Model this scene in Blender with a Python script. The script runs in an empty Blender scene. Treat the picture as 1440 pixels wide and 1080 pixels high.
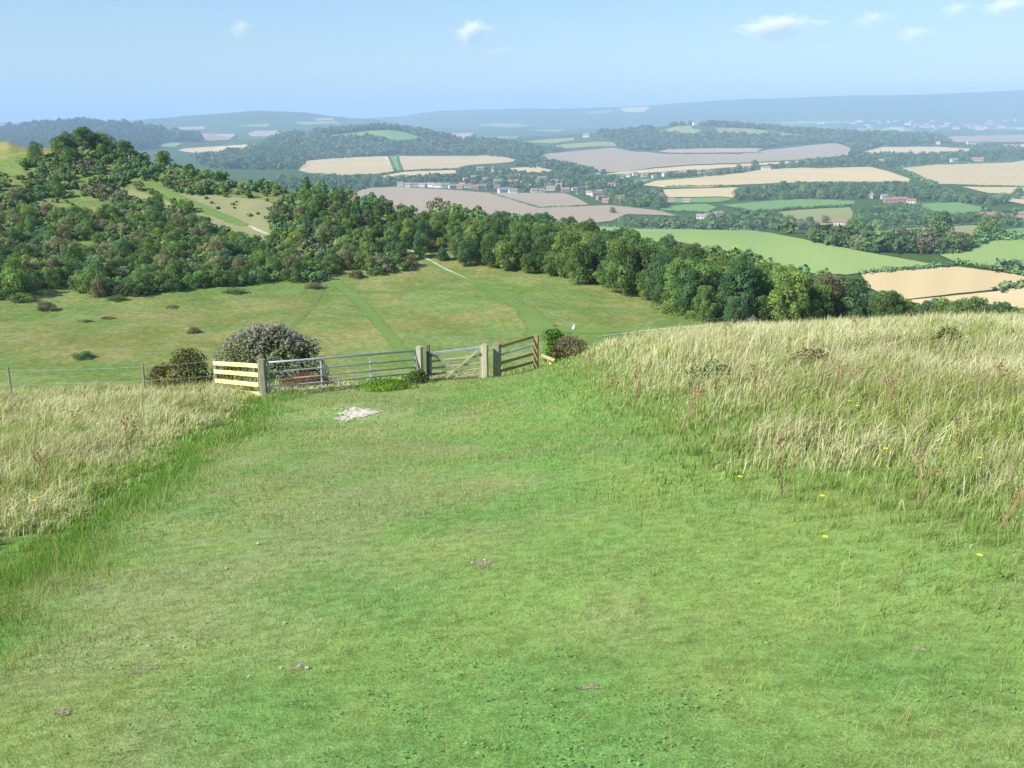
import bpy, bmesh, math, random
import numpy as np
from mathutils import Vector, Matrix
from mathutils.geometry import delaunay_2d_cdt

rnd = random.Random(7)
rg = np.random.default_rng(11)
SC = bpy.context.scene
COL = SC.collection
R = math.radians

# ------------------------------------------------------------------ camera
EYE = 1.65
TH = math.atan(375 / 1400.0)
cam = bpy.data.cameras.new("camera")
cam.lens = 35.0
cam.sensor_width = 36.0
cam.clip_start = 0.1
cam.clip_end = 120000
co = bpy.data.objects.new("camera", cam)
COL.objects.link(co)
co.location = (0, 0, EYE)
co.rotation_euler = (math.pi / 2 - TH, 0, 0)
SC.camera = co


def st(u, v):
    rx = (np.asarray(u, float) - 720) / 1400.0
    ry = (540 - np.asarray(v, float)) / 1400.0
    dy = math.cos(TH) + ry * math.sin(TH)
    dz = -math.sin(TH) + ry * math.cos(TH)
    return rx / dy, dz / dy


def P(u, v, y):
    s, t = st(u, v)
    return Vector((float(s) * y, y, EYE + float(t) * y))


def sm(a, b, x):
    t = np.clip((x - a) / (b - a), 0, 1)
    return t * t * (3 - 2 * t)


def hsh(ix, iy, k):
    n = (ix.astype(np.int64) * 374761393 + iy.astype(np.int64) * 668265263 + k * 144665) & 0x7fffffff
    n = ((n ^ (n >> 13)) * 1274126177) & 0x7fffffff
    n = n ^ (n >> 16)
    return (n & 0xffff) / 65535.0


def noise(x, y, sc, k=0):
    x = np.asarray(x, float) / sc + 1000.3
    y = np.asarray(y, float) / sc + 1000.7
    ix = np.floor(x); iy = np.floor(y)
    fx = x - ix; fy = y - iy
    fx = fx * fx * (3 - 2 * fx); fy = fy * fy * (3 - 2 * fy)
    a = hsh(ix, iy, k); b = hsh(ix + 1, iy, k); c = hsh(ix, iy + 1, k); d = hsh(ix + 1, iy + 1, k)
    return (a * (1 - fx) + b * fx) * (1 - fy) + (c * (1 - fx) + d * fx) * fy


def fbm(x, y, sc, k=0):
    return (noise(x, y, sc, k) * .5 + noise(x, y, sc * .5, k + 1) * .3 + noise(x, y, sc * .22, k + 2) * .2)


# ------------------------------------------------------------------ terrain heights
_CX = [-40, -20, -8, -3, 0, 1, 3.1, 5.4, 9, 17, 30, 45]
_CZ = [-1.8, -1.15, -.5, -.2, -.03, .15, .85, 1.17, 1.38, 1.5, 1.9, 2.4]


def near_z(x, y):
    x = np.asarray(x, float); y = np.asarray(y, float)
    f = sm(3, 24, y)
    far = sum(np.interp(x + o, _CX, _CZ) for o in (-.9, -.3, .3, .9)) / 4
    z = -0.205 * y + (1 - f) * .075 * np.clip(x, -20, 20) + f * far
    z = z + (fbm(x, y, 3.1, 5) - .5) * 0.16 + (fbm(x, y, 9, 15) - .5) * 0.3 * sm(3, 12, np.hypot(x, y))
    z = z - 0.12 * np.exp(-((x + 3.2) ** 2 / 1.2 + (y - 19.3) ** 2 / .9)) + .24 * np.exp(-((x + 3.5) ** 2 / 2.2 + (y - 21.2) ** 2 / .9))
    return z


def yc(x):
    return 33.0 + 0.45 * np.maximum(0, np.asarray(x, float) - 3)


CP = []


def cp(u, v, d=None, z=None, dz=0):
    s, t = st(u, v)
    if d is None:
        d = (z - EYE) / t
    if z is None:
        z = EYE + t * d
    CP.append((float(s) * d, d, z + dz))


for u, v, z in [(-150, 520, -29), (0, 520, -29), (200, 520, -30), (400, 505, -31), (600, 500, -31), (800, 470, -31),
                (950, 462, -30), (1200, 470, -30), (1440, 470, -30), (1650, 470, -31),
                (-150, 440, -28), (0, 440, -29.5), (200, 440, -30.5), (450, 385, -30.5), (600, 375, -30.5), (750, 380, -31),
                (900, 430, -31), (1000, 455, -31), (1200, 455, -31.5)]:
    cp(u, v, z=z)
for u, v, d in [(-200, 350, 215), (0, 350, 215), (0, 250, 290), (-200, 230, 320), (115, 203, 330), (60, 215, 335), (200, 400, 190), (200, 330, 235),
                (200, 275, 285), (200, 228, 330), (330, 254, 310), (330, 300, 265), (330, 360, 220), (430, 280, 290),
                (430, 340, 235), (520, 300, 275), (600, 345, 240)]:
    cp(u, v, d)
for u, z, d in [(560, -27, 275), (640, -29.5, 262), (700, -30.5, 262), (800, -31, 240), (900, -31.8, 214), (1000, -32.5, 204), (1100, -33.5, 194), (1200, -37, 180), (1300, -35.3, 170),
                (1440, -36.6, 168), (1650, -42, 168)]:
    CP.append(((u - 720) / 1448. * d, d, z))
for s in np.linspace(-.8, .8, 9):
    CP.append((s * 60, 60, -21 + (2 if s > .2 else 0)))
    CP.append((s * 90, 90, -28))
    r = float(np.interp(s, [-.8, -.5, -.3, -.1, .1, .3, .5, .8], [345, 345, 330, 300, 250, 200, 175, 175]))
    zr = float(np.interp(s, [-.8, -.43, -.3, -.1, .1, .3, .5, .8], [-14, -8, -14, -24, -33, -36, -40, -42]))
    CP.append((s * (r + 90), r + 90, zr - 32))
    CP.append((s * (r + 250), r + 250, -115))
    CP.append((s * (r + 520), r + 520, -150))
    CP.append((s * 1150, 1150, -150))
    CP.append((s * 1500, 1500, -150))
CP = np.array(CP)
_c = .22
_A = np.sqrt(((CP[:, None, :2] - CP[None, :, :2]) ** 2).sum(-1) / 1e4 + _c * _c)
_n = len(CP)
_M = np.zeros((_n + 1, _n + 1)); _M[:_n, :_n] = _A - np.eye(_n) * 0.01; _M[:_n, _n] = 1; _M[_n, :_n] = 1
_W = np.linalg.solve(_M, np.append(CP[:, 2], 0))


def mid_z(x, y):
    x = np.asarray(x, float); y = np.asarray(y, float)
    out = np.full(x.shape, _W[-1])
    for i in range(_n):
        out += _W[i] * np.sqrt(((x - CP[i, 0]) ** 2 + (y - CP[i, 1]) ** 2) / 1e4 + _c * _c)
    return out + (fbm(x, y, 22, 33) - .5) * 1.3


HILLS = [  # crest outline, distance, front reach, back reach
    ([(-400, 205), (-50, 200), (10, 199), (50, 213), (90, 225), (140, 240), (200, 330)], 750, 260, 300),
    ([(-400, 186), (0, 182), (60, 175), (110, 172), (170, 175), (230, 183), (290, 189), (350, 200), (430, 225)], 6500, 2300, 2000),
    ([(-500, 188), (150, 173), (250, 164), (370, 156), (430, 159), (470, 164), (520, 167), (600, 180)], 11000, 3800, 3000),
    ([(200, 222), (300, 208), (380, 194), (440, 187), (500, 181), (545, 179), (590, 185), (640, 196), (700, 201), (760, 207), (800, 222)], 5000, 1150, 1500),
    ([(640, 210), (720, 197), (800, 189), (860, 184), (920, 179), (960, 175), (1000, 173), (1060, 177), (1120, 182), (1200, 187), (1300, 191), (1440, 194), (1700, 196)], 6100, 1450, 1800),
    ([(300, 172), (470, 169), (560, 164), (620, 155), (700, 154), (800, 152), (900, 149), (960, 145), (1040, 140), (1150, 136), (1250, 134), (1330, 132), (1440, 127), (1900, 120)], 16000, 5200, 6000),
]
HP = []
for pts, D, wf, wb in HILLS:
    a = np.array(pts, float)
    s, t = st(a[:, 0], a[:, 1])
    HP.append((s, EYE + t * D, D, wf, wb))


def valley_z(s, y):
    z = np.full(np.broadcast(s, y).shape, -150.0)
    for hs, hz, D, wf, wb in HP:
        cr = np.interp(s, hs, hz)
        cr = cr + (noise(s * 40, 0 * s, 1, 3) - .5) * D * .0012 + (noise(s * 160, 0 * s, 1, 4) - .5) * D * .0005
        p = np.where(y < D, sm(D - wf, D, y), 1 - sm(D, D + wb, y))
        z = np.maximum(z, -150 + (cr + 150) * p)
    return z


def H(x, y):
    x = np.asarray(x, float); y = np.asarray(y, float)
    yy = np.maximum(y, .5)
    n = near_z(x, y)
    w = sm(0, 26, y - yc(x))
    m = mid_z(np.clip(x, -1400, 1400), np.clip(y, 20, 1500))
    v = valley_z(np.clip(x / yy, -1, 1), yy)
    m = m + (v - m) * sm(700, 1150, y)
    m = np.where(y < 1150, np.maximum(m, np.where(y > 480, v, -1e9)), v)
    return n * (1 - w) + m * w


# polar grid
NS, NY = 560, 840
SG = np.linspace(-.80, .80, NS)
YG = 60 * np.exp(np.linspace(0, math.log(42000 / 60.), NY))
GX = SG[:, None] * YG[None, :]
GY = np.broadcast_to(YG[None, :], GX.shape)
ZG = H(GX, GY)


def Hg(x, y):
    """height of the meshed ground (far grid)"""
    x = np.asarray(x, float); y = np.asarray(y, float)
    fs = np.clip((x / y + .80) / 1.60 * (NS - 1), 0, NS - 1.001)
    fy = np.clip(np.log(y / 60.) / math.log(42000 / 60.) * (NY - 1), 0, NY - 1.001)
    i = fs.astype(int); j = fy.astype(int); a = fs - i; b = fy - j
    return (ZG[i, j] * (1 - a) * (1 - b) + ZG[i + 1, j] * a * (1 - b) + ZG[i, j + 1] * (1 - a) * b + ZG[i + 1, j + 1] * a * b)


def hit(u, v, ymin=100.):
    """where the line of sight meets the meshed ground"""
    s, t = st(u, v)
    s = np.atleast_1d(s).astype(float); t = np.atleast_1d(t).astype(float)
    ok = YG >= ymin
    ys = YG[ok]
    fs = np.clip((s + .80) / 1.60 * (NS - 1), 0, NS - 1.001)
    i = fs.astype(int); a = (fs - i)[:, None]
    Z = ZG[i][:, ok] * (1 - a) + ZG[i + 1][:, ok] * a
    d = (EYE + t[:, None] * ys[None, :]) - Z
    below = d < 0
    k = np.argmax(below, axis=1)
    none = ~below.any(axis=1)
    k = np.maximum(k, 1)
    r_ = np.arange(len(s))
    d0 = d[r_, k - 1]; d1 = d[r_, k]
    f = np.clip(d0 / np.where(abs(d0 - d1) < 1e-9, 1, d0 - d1), 0, 1)
    y = ys[k - 1] + (ys[k] - ys[k - 1]) * f
    y = np.where(none, np.nan, y)
    return np.stack([s * y, y, Hg(s * np.nan_to_num(y, nan=1000), np.nan_to_num(y, nan=1000))], 1)


def hit_near(u, v):
    s, t = st(u, v)
    ys = np.linspace(1.2, 60, 1200)
    z = H(s * ys, ys)
    d = EYE + t * ys - z
    k = int(np.argmax(d < 0))
    if not (d < 0).any():
        k = int(np.argmin(d))
    y = ys[k]
    return Vector((float(s * y), float(y), float(z[k])))


# ------------------------------------------------------------------ helpers
def link(name, me, parent=None):
    o = bpy.data.objects.new(name, me)
    COL.objects.link(o)
    if parent is not None:
        o.parent = parent
    return o


def tag(o, label=None, cat=None, group=None, kind=None):
    if label: o["label"] = label
    if cat: o["category"] = cat
    if group: o["group"] = group
    if kind: o["kind"] = kind
    return o


def empty(name, loc, rz=0):
    o = bpy.data.objects.new(name, None)
    COL.objects.link(o)
    o.location = loc
    o.rotation_euler = (0, 0, rz)
    o.empty_display_size = .3
    return o


def np_mesh(name, verts, faces, mat=None, cols=None, smooth=False):
    me = bpy.data.meshes.new(name)
    verts = np.asarray(verts, np.float32); faces = np.asarray(faces, np.int32)
    nf, k = faces.shape
    me.vertices.add(len(verts)); me.vertices.foreach_set("co", verts.ravel())
    me.loops.add(nf * k); me.loops.foreach_set("vertex_index", faces.ravel())
    me.polygons.add(nf)
    me.polygons.foreach_set("loop_start", np.arange(0, nf * k, k, dtype=np.int32))
    me.polygons.foreach_set("loop_total", np.full(nf, k, np.int32))
    if cols is not None:
        a = me.color_attributes.new("Col", 'FLOAT_COLOR', 'POINT')
        c = np.ones((len(verts), 4), np.float32); c[:, :3] = cols
        a.data.foreach_set("color", c.ravel())
    if smooth:
        me.polygons.foreach_set("use_smooth", np.ones(nf, bool))
    me.update(calc_edges=True)
    if mat: me.materials.append(mat)
    return me


def bm_obj(name, bm, mat, parent=None, smooth=False):
    me = bpy.data.meshes.new(name)
    bmesh.ops.recalc_face_normals(bm, faces=bm.faces)
    bm.to_mesh(me); bm.free()
    if smooth:
        me.polygons.foreach_set("use_smooth", [True] * len(me.polygons))
    me.materials.append(mat)
    return link(name, me, parent)


def add_bar(bm, a, b, w, h, up=Vector((0, 0, 1)), bev=0.0, jit=0.0):
    a = Vector(a); b = Vector(b)
    d = (b - a); L = d.length; d.normalize()
    side = d.cross(up)
    if side.length < 1e-4: side = d.cross(Vector((0, 1, 0)))
    side.normalize(); u2 = side.cross(d).normalized()
    n = max(1, int(L / .35))
    rings = []
    c = min(w, h) * .18 if bev else 0
    for i in range(n + 1):
        p = a + d * L * i / n + (side * rnd.uniform(-jit, jit) + u2 * rnd.uniform(-jit, jit))
        prof = [(-w / 2 + c, -h / 2), (w / 2 - c, -h / 2), (w / 2, -h / 2 + c), (w / 2, h / 2 - c), (w / 2 - c, h / 2), (-w / 2 + c, h / 2), (-w / 2, h / 2 - c), (-w / 2, -h / 2 + c)] if bev else \
            [(-w / 2, -h / 2), (w / 2, -h / 2), (w / 2, h / 2), (-w / 2, h / 2)]
        rings.append([bm.verts.new(p + side * x + u2 * z) for x, z in prof])
    k = len(rings[0])
    for i in range(n):
        for j in range(k):
            bm.faces.new([rings[i][j], rings[i][(j + 1) % k], rings[i + 1][(j + 1) % k], rings[i + 1][j]])
    bm.faces.new(rings[0][::-1]); bm.faces.new(rings[-1])


def add_tube(bm, pts, rads, n=8):
    rings = []
    for i, p in enumerate(pts):
        p = Vector(p)
        d = (Vector(pts[min(i + 1, len(pts) - 1)]) - Vector(pts[max(i - 1, 0)])).normalized()
        s = d.cross(Vector((.13, 1, .07)));
        if s.length < .05: s = d.cross(Vector((1, 0, 0)))
        s.normalize(); t = s.cross(d)
        rings.append([bm.verts.new(p + (s * math.cos(a) + t * math.sin(a)) * rads[i]) for a in [2 * math.pi * k / n for k in range(n)]])
    for i in range(len(rings) - 1):
        for j in range(n):
            bm.faces.new([rings[i][j], rings[i][(j + 1) % n], rings[i + 1][(j + 1) % n], rings[i + 1][j]])
    bm.faces.new(rings[0][::-1]); bm.faces.new(rings[-1])


# ------------------------------------------------------------------ materials
class NT:
    def __init__(s, name):
        s.m = bpy.data.materials.new(name); s.m.use_nodes = True
        s.t = s.m.node_tree; s.t.nodes.clear()
        s.out = s.t.nodes.new("ShaderNodeOutputMaterial")

    def n(s, typ, **kw):
        nd = s.t.nodes.new(typ)
        for k, v in kw.items():
            if k.startswith("i_"):
                nd.inputs[k[2:].replace("_", " ")].default_value = v
            else:
                setattr(nd, k, v)
        return nd

    def l(s, a, b): s.t.links.new(a, b)

    def noise(s, vec, scale, detail=3, rough=.6):
        nd = s.n("ShaderNodeTexNoise"); nd.inputs["Scale"].default_value = scale
        nd.inputs["Detail"].default_value = detail; nd.inputs["Roughness"].default_value = rough
        if vec is not None: s.l(vec, nd.inputs["Vector"])
        return nd.outputs["Fac"]

    def ramp(s, fac, stops):
        r = s.n("ShaderNodeValToRGB")
        e = r.color_ramp.elements
        while len(e) < len(stops): e.new(.5)
        for el, (p, c) in zip(e, stops):
            el.position = p; el.color = (c[0], c[1], c[2], 1) if not isinstance(c, float) else (c, c, c, 1)
        s.l(fac, r.inputs["Fac"])
        return r.outputs["Color"]

    def mix(s, a, b, fac, mode='MIX'):
        m = s.n("ShaderNodeMix", data_type='RGBA', blend_type=mode)
        for sock, v in ((m.inputs[6], a), (m.inputs[7], b), (m.inputs[0], fac)):
            if isinstance(v, (tuple, list)): sock.default_value = (v[0], v[1], v[2], 1)
            elif isinstance(v, (int, float)): sock.default_value = v
            else: s.l(v, sock)
        return m.outputs[2]

    def pos(s):
        g = s.n("ShaderNodeNewGeometry"); return g.outputs["Position"]

    def obj(s):
        g = s.n("ShaderNodeTexCoord"); return g.outputs["Object"]

    def bump(s, h, strength, dist):
        b = s.n("ShaderNodeBump"); b.inputs["Strength"].default_value = strength; b.inputs["Distance"].default_value = dist
        s.l(h, b.inputs["Height"]); return b.outputs["Normal"]

    def finish(s, col, rough=.9, spec=.15, normal=None, metal=0):
        b = s.n("ShaderNodeBsdfPrincipled")
        if isinstance(col, (tuple, list)): b.inputs["Base Color"].default_value = (*col, 1)
        else: s.l(col, b.inputs["Base Color"])
        b.inputs["Roughness"].default_value = rough; b.inputs["Metallic"].default_value = metal
        b.inputs["Specular IOR Level"].default_value = spec
        if normal is not None: s.l(normal, b.inputs["Normal"])
        s.l(b.outputs[0], s.out.inputs["Surface"])
        return s.m

    def leaf(s, col, trans=.35):
        d = s.n("ShaderNodeBsdfDiffuse"); t = s.n("ShaderNodeBsdfTranslucent"); m = s.n("ShaderNodeMixShader")
        s.l(col, d.inputs["Color"])
        s.l(s.mix(col, (1.0, 1.0, .55), 1.0, 'MULTIPLY'), t.inputs["Color"])
        m.inputs[0].default_value = trans
        s.l(d.outputs[0], m.inputs[1]); s.l(t.outputs[0], m.inputs[2]); s.l(m.outputs[0], s.out.inputs["Surface"])
        return s.m


def mat_near():
    t = NT("turf"); p = t.pos()
    a = t.n("ShaderNodeVertexColor", layer_name="Col").outputs[0]
    f = t.noise(p, 9, 5, .7); f2 = t.noise(p, 45, 3, .7)
    c = t.mix(a, t.mix(a, (.62, .6, .55), 1, 'MULTIPLY'), t.ramp(f, [(.35, 1.0), (.6, 0.0)]))
    c = t.mix(c, t.mix(c, (1.35, 1.25, 1.1), 1, 'MULTIPLY'), t.ramp(f2, [(.5, 0.0), (.7, 1.0)]))
    return t.finish(c, .95, .05, t.bump(f2, .5, .02))


def mat_far():
    t = NT("terrain_grass"); p = t.pos()
    a = t.n("ShaderNodeVertexColor", layer_name="Col").outputs[0]
    f = t.noise(p, .12, 6, .7); f2 = t.noise(p, .9, 4, .75)
    f3 = t.noise(p, .38, 4, .7)
    c = t.mix(a, t.mix(a, (.72, .84, .62), 1, 'MULTIPLY'), t.ramp(f, [(.42, 1.0), (.58, 0.0)]))
    c = t.mix(c, t.mix(c, (1.16, 1.02, .88), 1, 'MULTIPLY'), t.ramp(f3, [(.47, 0.0), (.58, 1.0)]))
    c = t.mix(c, t.mix(c, (.72, .78, .7), 1, 'MULTIPLY'), t.ramp(f2, [(.44, 1.0), (.56, 0.0)]))
    return t.finish(c, .95, .05, t.bump(f2, .6, .35))


def mat_field(name, c1, c2, rows=.12, rot=.6, rowamt=.2, big=.004):
    t = NT(name); p = t.pos()
    mp = t.n("ShaderNodeMapping"); mp.inputs["Rotation"].default_value = (0, 0, rot); t.l(p, mp.inputs["Vector"])
    w = t.n("ShaderNodeTexWave"); w.inputs["Scale"].default_value = rows; w.inputs["Distortion"].default_value = 1.5
    w.inputs["Detail"].default_value = 2; w.inputs["Detail Scale"].default_value = .3
    t.l(mp.outputs[0], w.inputs["Vector"])
    mp2 = t.n("ShaderNodeMapping"); mp2.inputs["Rotation"].default_value = (0, 0, rot); mp2.inputs["Scale"].default_value = (1, .12, 1); t.l(p, mp2.inputs["Vector"])
    f = t.noise(p, big, 5, .65); f3 = t.noise(mp2.outputs[0], big * 7, 4, .7)
    c = t.mix(c1, c2, t.ramp(f, [(.35, 0.0), (.65, 1.0)]))
    c = t.mix(c, c2, t.ramp(f3, [(.4, 0.0), (.7, .7)]))
    m = t.n("ShaderNodeMath", operation='MULTIPLY'); t.l(w.outputs["Fac"], m.inputs[0]); m.inputs[1].default_value = rowamt
    c = t.mix(c, t.mix(c, (.72, .74, .7), 1, 'MULTIPLY'), m.outputs[0])
    return t.finish(c, .95, .05)


def mat_crown(name="crown_leaves", trans=.3, s1=.35, s2=2.2):
    t = NT(name)
    oi = t.n("ShaderNodeObjectInfo")
    o = t.obj(); a = t.n("ShaderNodeVertexColor", layer_name="Col").outputs[0]
    c = t.mix(oi.outputs["Color"], a, 1, 'MULTIPLY')
    f = t.noise(o, s1, 3, .6)
    c = t.mix(c, t.mix(c, (1.32, 1.22, .85), 1, 'MULTIPLY'), t.ramp(f, [(.42, 0.0), (.66, 1.0)]))
    f2 = t.noise(o, s2, 2, .6)
    c = t.mix(c, t.mix(c, (.78, .84, .84), 1, 'MULTIPLY'), t.ramp(f2, [(.4, .8), (.6, 0.0)]))
    return t.leaf(c, trans)


def mat_attr_leaf(name, trans=.35):
    t = NT(name)
    a = t.n("ShaderNodeVertexColor", layer_name="Col").outputs[0]
    return t.leaf(a, trans)


def mat_wood(name, c1, c2, grain=(3, 3, 60)):
    t = NT(name); o = t.obj()
    mp = t.n("ShaderNodeMapping"); mp.inputs["Scale"].default_value = (14, 14, 2.2); t.l(o, mp.inputs["Vector"])
    f = t.noise(mp.outputs[0], 1.4, 5, .7); f2 = t.noise(o, 2.1, 3, .6)
    c = t.mix(c1, c2, t.ramp(f, [(.35, 0.0), (.65, 1.0)]))
    c = t.mix(c, t.mix(c, (.72, .82, .62), 1, 'MULTIPLY'), t.ramp(f2, [(.5, 0.0), (.62, .8)]))
    return t.finish(c, .85, .1, t.bump(f, .5, .01))


M_TURF = mat_near(); M_FAR = mat_far()
M_CROWN = mat_crown("crown_leaves", .5); M_CROWNFAR = mat_crown("far_tree_leaves", .15, .12, .8); M_BLADE = mat_attr_leaf("grass_blades", .35)
M_BARK = mat_wood("bark", (.10, .08, .06), (.18, .15, .12))
M_OLDWOOD = mat_wood("weathered_wood", (.36, .34, .25), (.22, .20, .15))
M_PALEWOOD = mat_wood("pale_wood", (.50, .46, .34), (.36, .32, .24))
M_BROWNWOOD = mat_wood("brown_wood", (.40, .28, .14), (.35, .24, .13))
M_YELWOOD = mat_wood("new_wood", (.78, .66, .33), (.66, .52, .24))
M_DARKWOOD = mat_wood("dark_wood", (.13, .11, .10), (.2, .17, .15))


def simple(name, c1, c2, sc=2, rough=.8, metal=0, spec=.2):
    t = NT(name); o = t.obj(); f = t.noise(o, sc, 4, .65)
    return t.finish(t.mix(c1, c2, t.ramp(f, [(.35, 0.0), (.65, 1.0)])), rough, spec, None, metal)


M_GALV = simple("galvanised_steel", (.50, .54, .60), (.36, .40, .46), 6, .5, .35, .5)
M_WIRE = simple("wire", (.38, .40, .40), (.28, .30, .30), 6, .5, .3)
M_CHALK = simple("chalk", (.60, .56, .47), (.36, .34, .24), 9, .95)
M_CHALKFAR = simple("chalk_path", (.48, .46, .38), (.32, .33, .22), .5, .95)
M_STONE = simple("flint_stone", (.50, .48, .43), (.32, .30, .26), 20, .8)
M_WHITE = simple("white_paint", (.82, .82, .80), (.7, .7, .68), 3, .7)
M_YFLOWER = simple("yellow_petals", (.85, .68, .03), (.8, .6, .02), 8, .7)
M_STEM = simple("plant_stem", (.14, .2, .05), (.2, .2, .07), 5, .8)
M_DEAD = simple("dead_seedheads", (.22, .15, .07), (.33, .24, .12), 8, .9)
M_WALLS = [simple("render_wall", (.56, .52, .45), (.5, .46, .4), .4), simple("brick_wall", (.36, .25, .2), (.3, .21, .17), .5), simple("white_wall", (.66, .65, .62), (.58, .57, .54), .4),
           simple("flint_wall", (.48, .46, .42), (.38, .36, .33), .6)]
M_ROOFS = [simple("clay_tile_roof", (.30, .17, .125), (.24, .14, .11), .5), simple("slate_roof", (.26, .26, .28), (.2, .2, .22), .5), simple("brown_tile_roof", (.33, .23, .19), (.27, .19, .16), .5)]
M_GLASS = simple("window_glass", (.08, .1, .12), (.12, .14, .16), 1, .2, 0, .5)
M_DOOR = simple("painted_door", (.2, .22, .2), (.16, .18, .16), 1)

# ------------------------------------------------------------------ turf zones (edges of the mown path)
ZL = [(0, 905), (0, 868), (60, 800), (150, 738), (250, 655), (330, 612), (368, 588), (376, 568)]
ZR = [(1440, 905), (1250, 800), (1100, 735), (960, 670), (850, 612), (780, 562), (756, 535)]
ZT = [(1440, 860), (1250, 772), (1090, 700), (960, 640), (880, 582), (830, 548), (800, 525)]


def edge(px, x_near, x_far):
    q = sorted([tuple(hit_near(u, v)[:2]) for u, v in px], key=lambda p: p[1])
    ys = [0.0] + [p[1] for p in q] + [q[-1][1] + 6]
    xs = [x_near] + [p[0] for p in q] + [x_far]
    return np.array(ys), np.array(xs)


EL = edge(ZL, -2.3, -6.3); ER = edge(ZR, 2.6, .9); ET = edge(ZT, 5.5, 1.4)


def jag(x, y, k):
    return (fbm(x, y, 1.4, k) - .5) * 1.1 * sm(1, 10, y)


def zones(x, y):
    l = np.interp(y, *EL) - x + jag(x, y, 41)        # >0 : left verge
    r = x - np.interp(y, *ER) + jag(x, y, 43)        # >0 : right of mown path
    t = x - np.interp(y, *ET) + jag(x, y, 45) * 1.6      # >0 : tall grass on the right
    return l, r, t


G1 = np.array([.225, .35, .095]); G2 = np.array([.165, .325, .085]); BR = np.array([.345, .335, .180]); YE = np.array([.265, .35, .100])
LUSH = np.array([.115, .265, .040]); STRAW = np.array([.74, .67, .45]); TAN = np.array([.42, .34, .17]); OLIVE = np.array([.24, .27, .085])


def turf_col(x, y):
    a = sm(.36, .64, fbm(x, y * .6, .55, 61) * .6 + noise(x, y, 4, 62) * .4)[..., None]
    c = G1 * (1 - a) + G2 * a
    # the worn, browner line of the path
    wx = np.interp(y, [0, 5, 12, 20, 27], [-1.3, -1.7, -2.6, -3.4, -4.2])
    wear = np.exp(-((x - wx) / (0.9 + .09 * y)) ** 2) * .95
    b = (sm(.38, .72, fbm(x, y * .6, .7, 71) * .72 + (noise(x, y, 3.1, 72) - .5) * .2 + wear * .33))[..., None]
    c = c * (1 - b * .5) + BR * b * .5
    b = sm(.55, .75, fbm(x * 1.3 + y * .3, y, .9, 81))[..., None] * .6
    c = c * (1 - b) + YE * b
    l, r, t = zones(x, y)
    g = (sm(-.3, .2, l) * (1 - sm(.5, 1.5, l)))[..., None] * .85
    c = c * (1 - g) + LUSH * g
    return c


def verge_col(x, y, d, k):
    """base colour and straw share of long grass at depth d into the verge"""
    s = sm(.36, .62, fbm(x, y, 2.6, k)) * sm(.2, 1.8, d)
    return s


# ------------------------------------------------------------------ ground sheets
def ground_near():
    xs = np.arange(-48, 48.01, .3); ys = np.arange(-7, 60.5, .3)
    X, Y = np.meshgrid(xs, ys, indexing='ij')
    Z = H(X, Y)
    Z[:, -1] -= .3
    c = turf_col(X, Y)
    l, r, t = zones(X, Y)
    s = np.maximum(sm(.3, 2, l) * .8, sm(0, 2.5, t))[..., None]
    og = OLIVE * .8 + (STRAW * .5 - OLIVE * .8) * sm(.35, .65, fbm(X, Y, 3, 91))[..., None] * .6
    c = c * (1 - s) + og * s
    fy = sm(2, 12, Y - yc(X))[..., None]
    c = c * (1 - fy) + np.array([.17, .2, .07]) * fy
    n, m = X.shape
    idx = np.arange(n * m).reshape(n, m)
    F = np.stack([idx[:-1, :-1], idx[1:, :-1], idx[1:, 1:], idx[:-1, 1:]], -1).reshape(-1, 4)
    me = np_mesh("ground", np.stack([X, Y, Z], -1).reshape(-1, 3), F, M_TURF, c.reshape(-1, 3), True)
    tag(link("ground", me), "mown grassy hillside path running down to the gates", kind="structure")


def in_poly(u, v, poly):
    u = np.asarray(u); v = np.asarray(v)
    c = np.zeros(u.shape, bool)
    n = len(poly)
    for i in range(n):
        x0, y0 = poly[i]; x1, y1 = poly[(i + 1) % n]
        if y0 == y1: continue
        k = ((y0 > v) != (y1 > v)) & (u < (x1 - x0) * (v - y0) / (y1 - y0) + x0)
        c ^= k
    return c


def to_px(x, y, z):
    s = x / y; t = (z - EYE) / y
    cy = math.cos(TH) - t * math.sin(TH)
    return 720 + 1400 * s / cy, 540 - 1400 * (math.sin(TH) + t * math.cos(TH)) / cy


def ground_far():
    X, Y, Z = GX, GY, ZG
    n, m = X.shape
    base = np.array([.205, .275, .095]) + np.zeros((n, m, 3))
    dry = sm(.40, .62, fbm(X, Y, 26, 101) * .5 + fbm(X, Y, 7, 102) * .5)[..., None]
    base = base * (1 - dry * .75) + np.array([.285, .265, .11]) * dry * .75
    grn = sm(.5, .7, fbm(X, Y, 60, 111))[..., None]
    base = base * (1 - grn * .25) + np.array([.13, .23, .07]) * grn * .25
    # escarpment and valley floor between fields: rough dark green
    f = sm(420, 620, Y)[..., None]
    vc = np.array([.06, .10, .035]) + (fbm(X, Y, 300, 121)[..., None]) * np.array([.03, .05, .01])
    c = base * (1 - f) + vc * f
    # grass hill on the far left
    gh = ((Y > 480) & (Y < 1100) & (Z > -140) & (X / Y < -.36))[..., None]
    yel = sm(.4, .6, fbm(X, Y, 60, 131))[..., None]
    c = np.where(gh, np.array([.17, .26, .06]) * (1 - yel) + np.array([.40, .33, .13]) * yel, c)
    idx = np.arange(n * m).reshape(n, m)
    F = np.stack([idx[:-1, :-1], idx[1:, :-1], idx[1:, 1:], idx[:-1, 1:]], -1).reshape(-1, 4)
    me = np_mesh("terrain", np.stack([X, Y, Z], -1).reshape(-1, 3), F, M_FAR, c.reshape(-1, 3), True)
    tag(link("terrain", me), "downland meadow, scrub hill, valley floor and far ridges", kind="structure")


ground_near(); ground_far()


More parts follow.
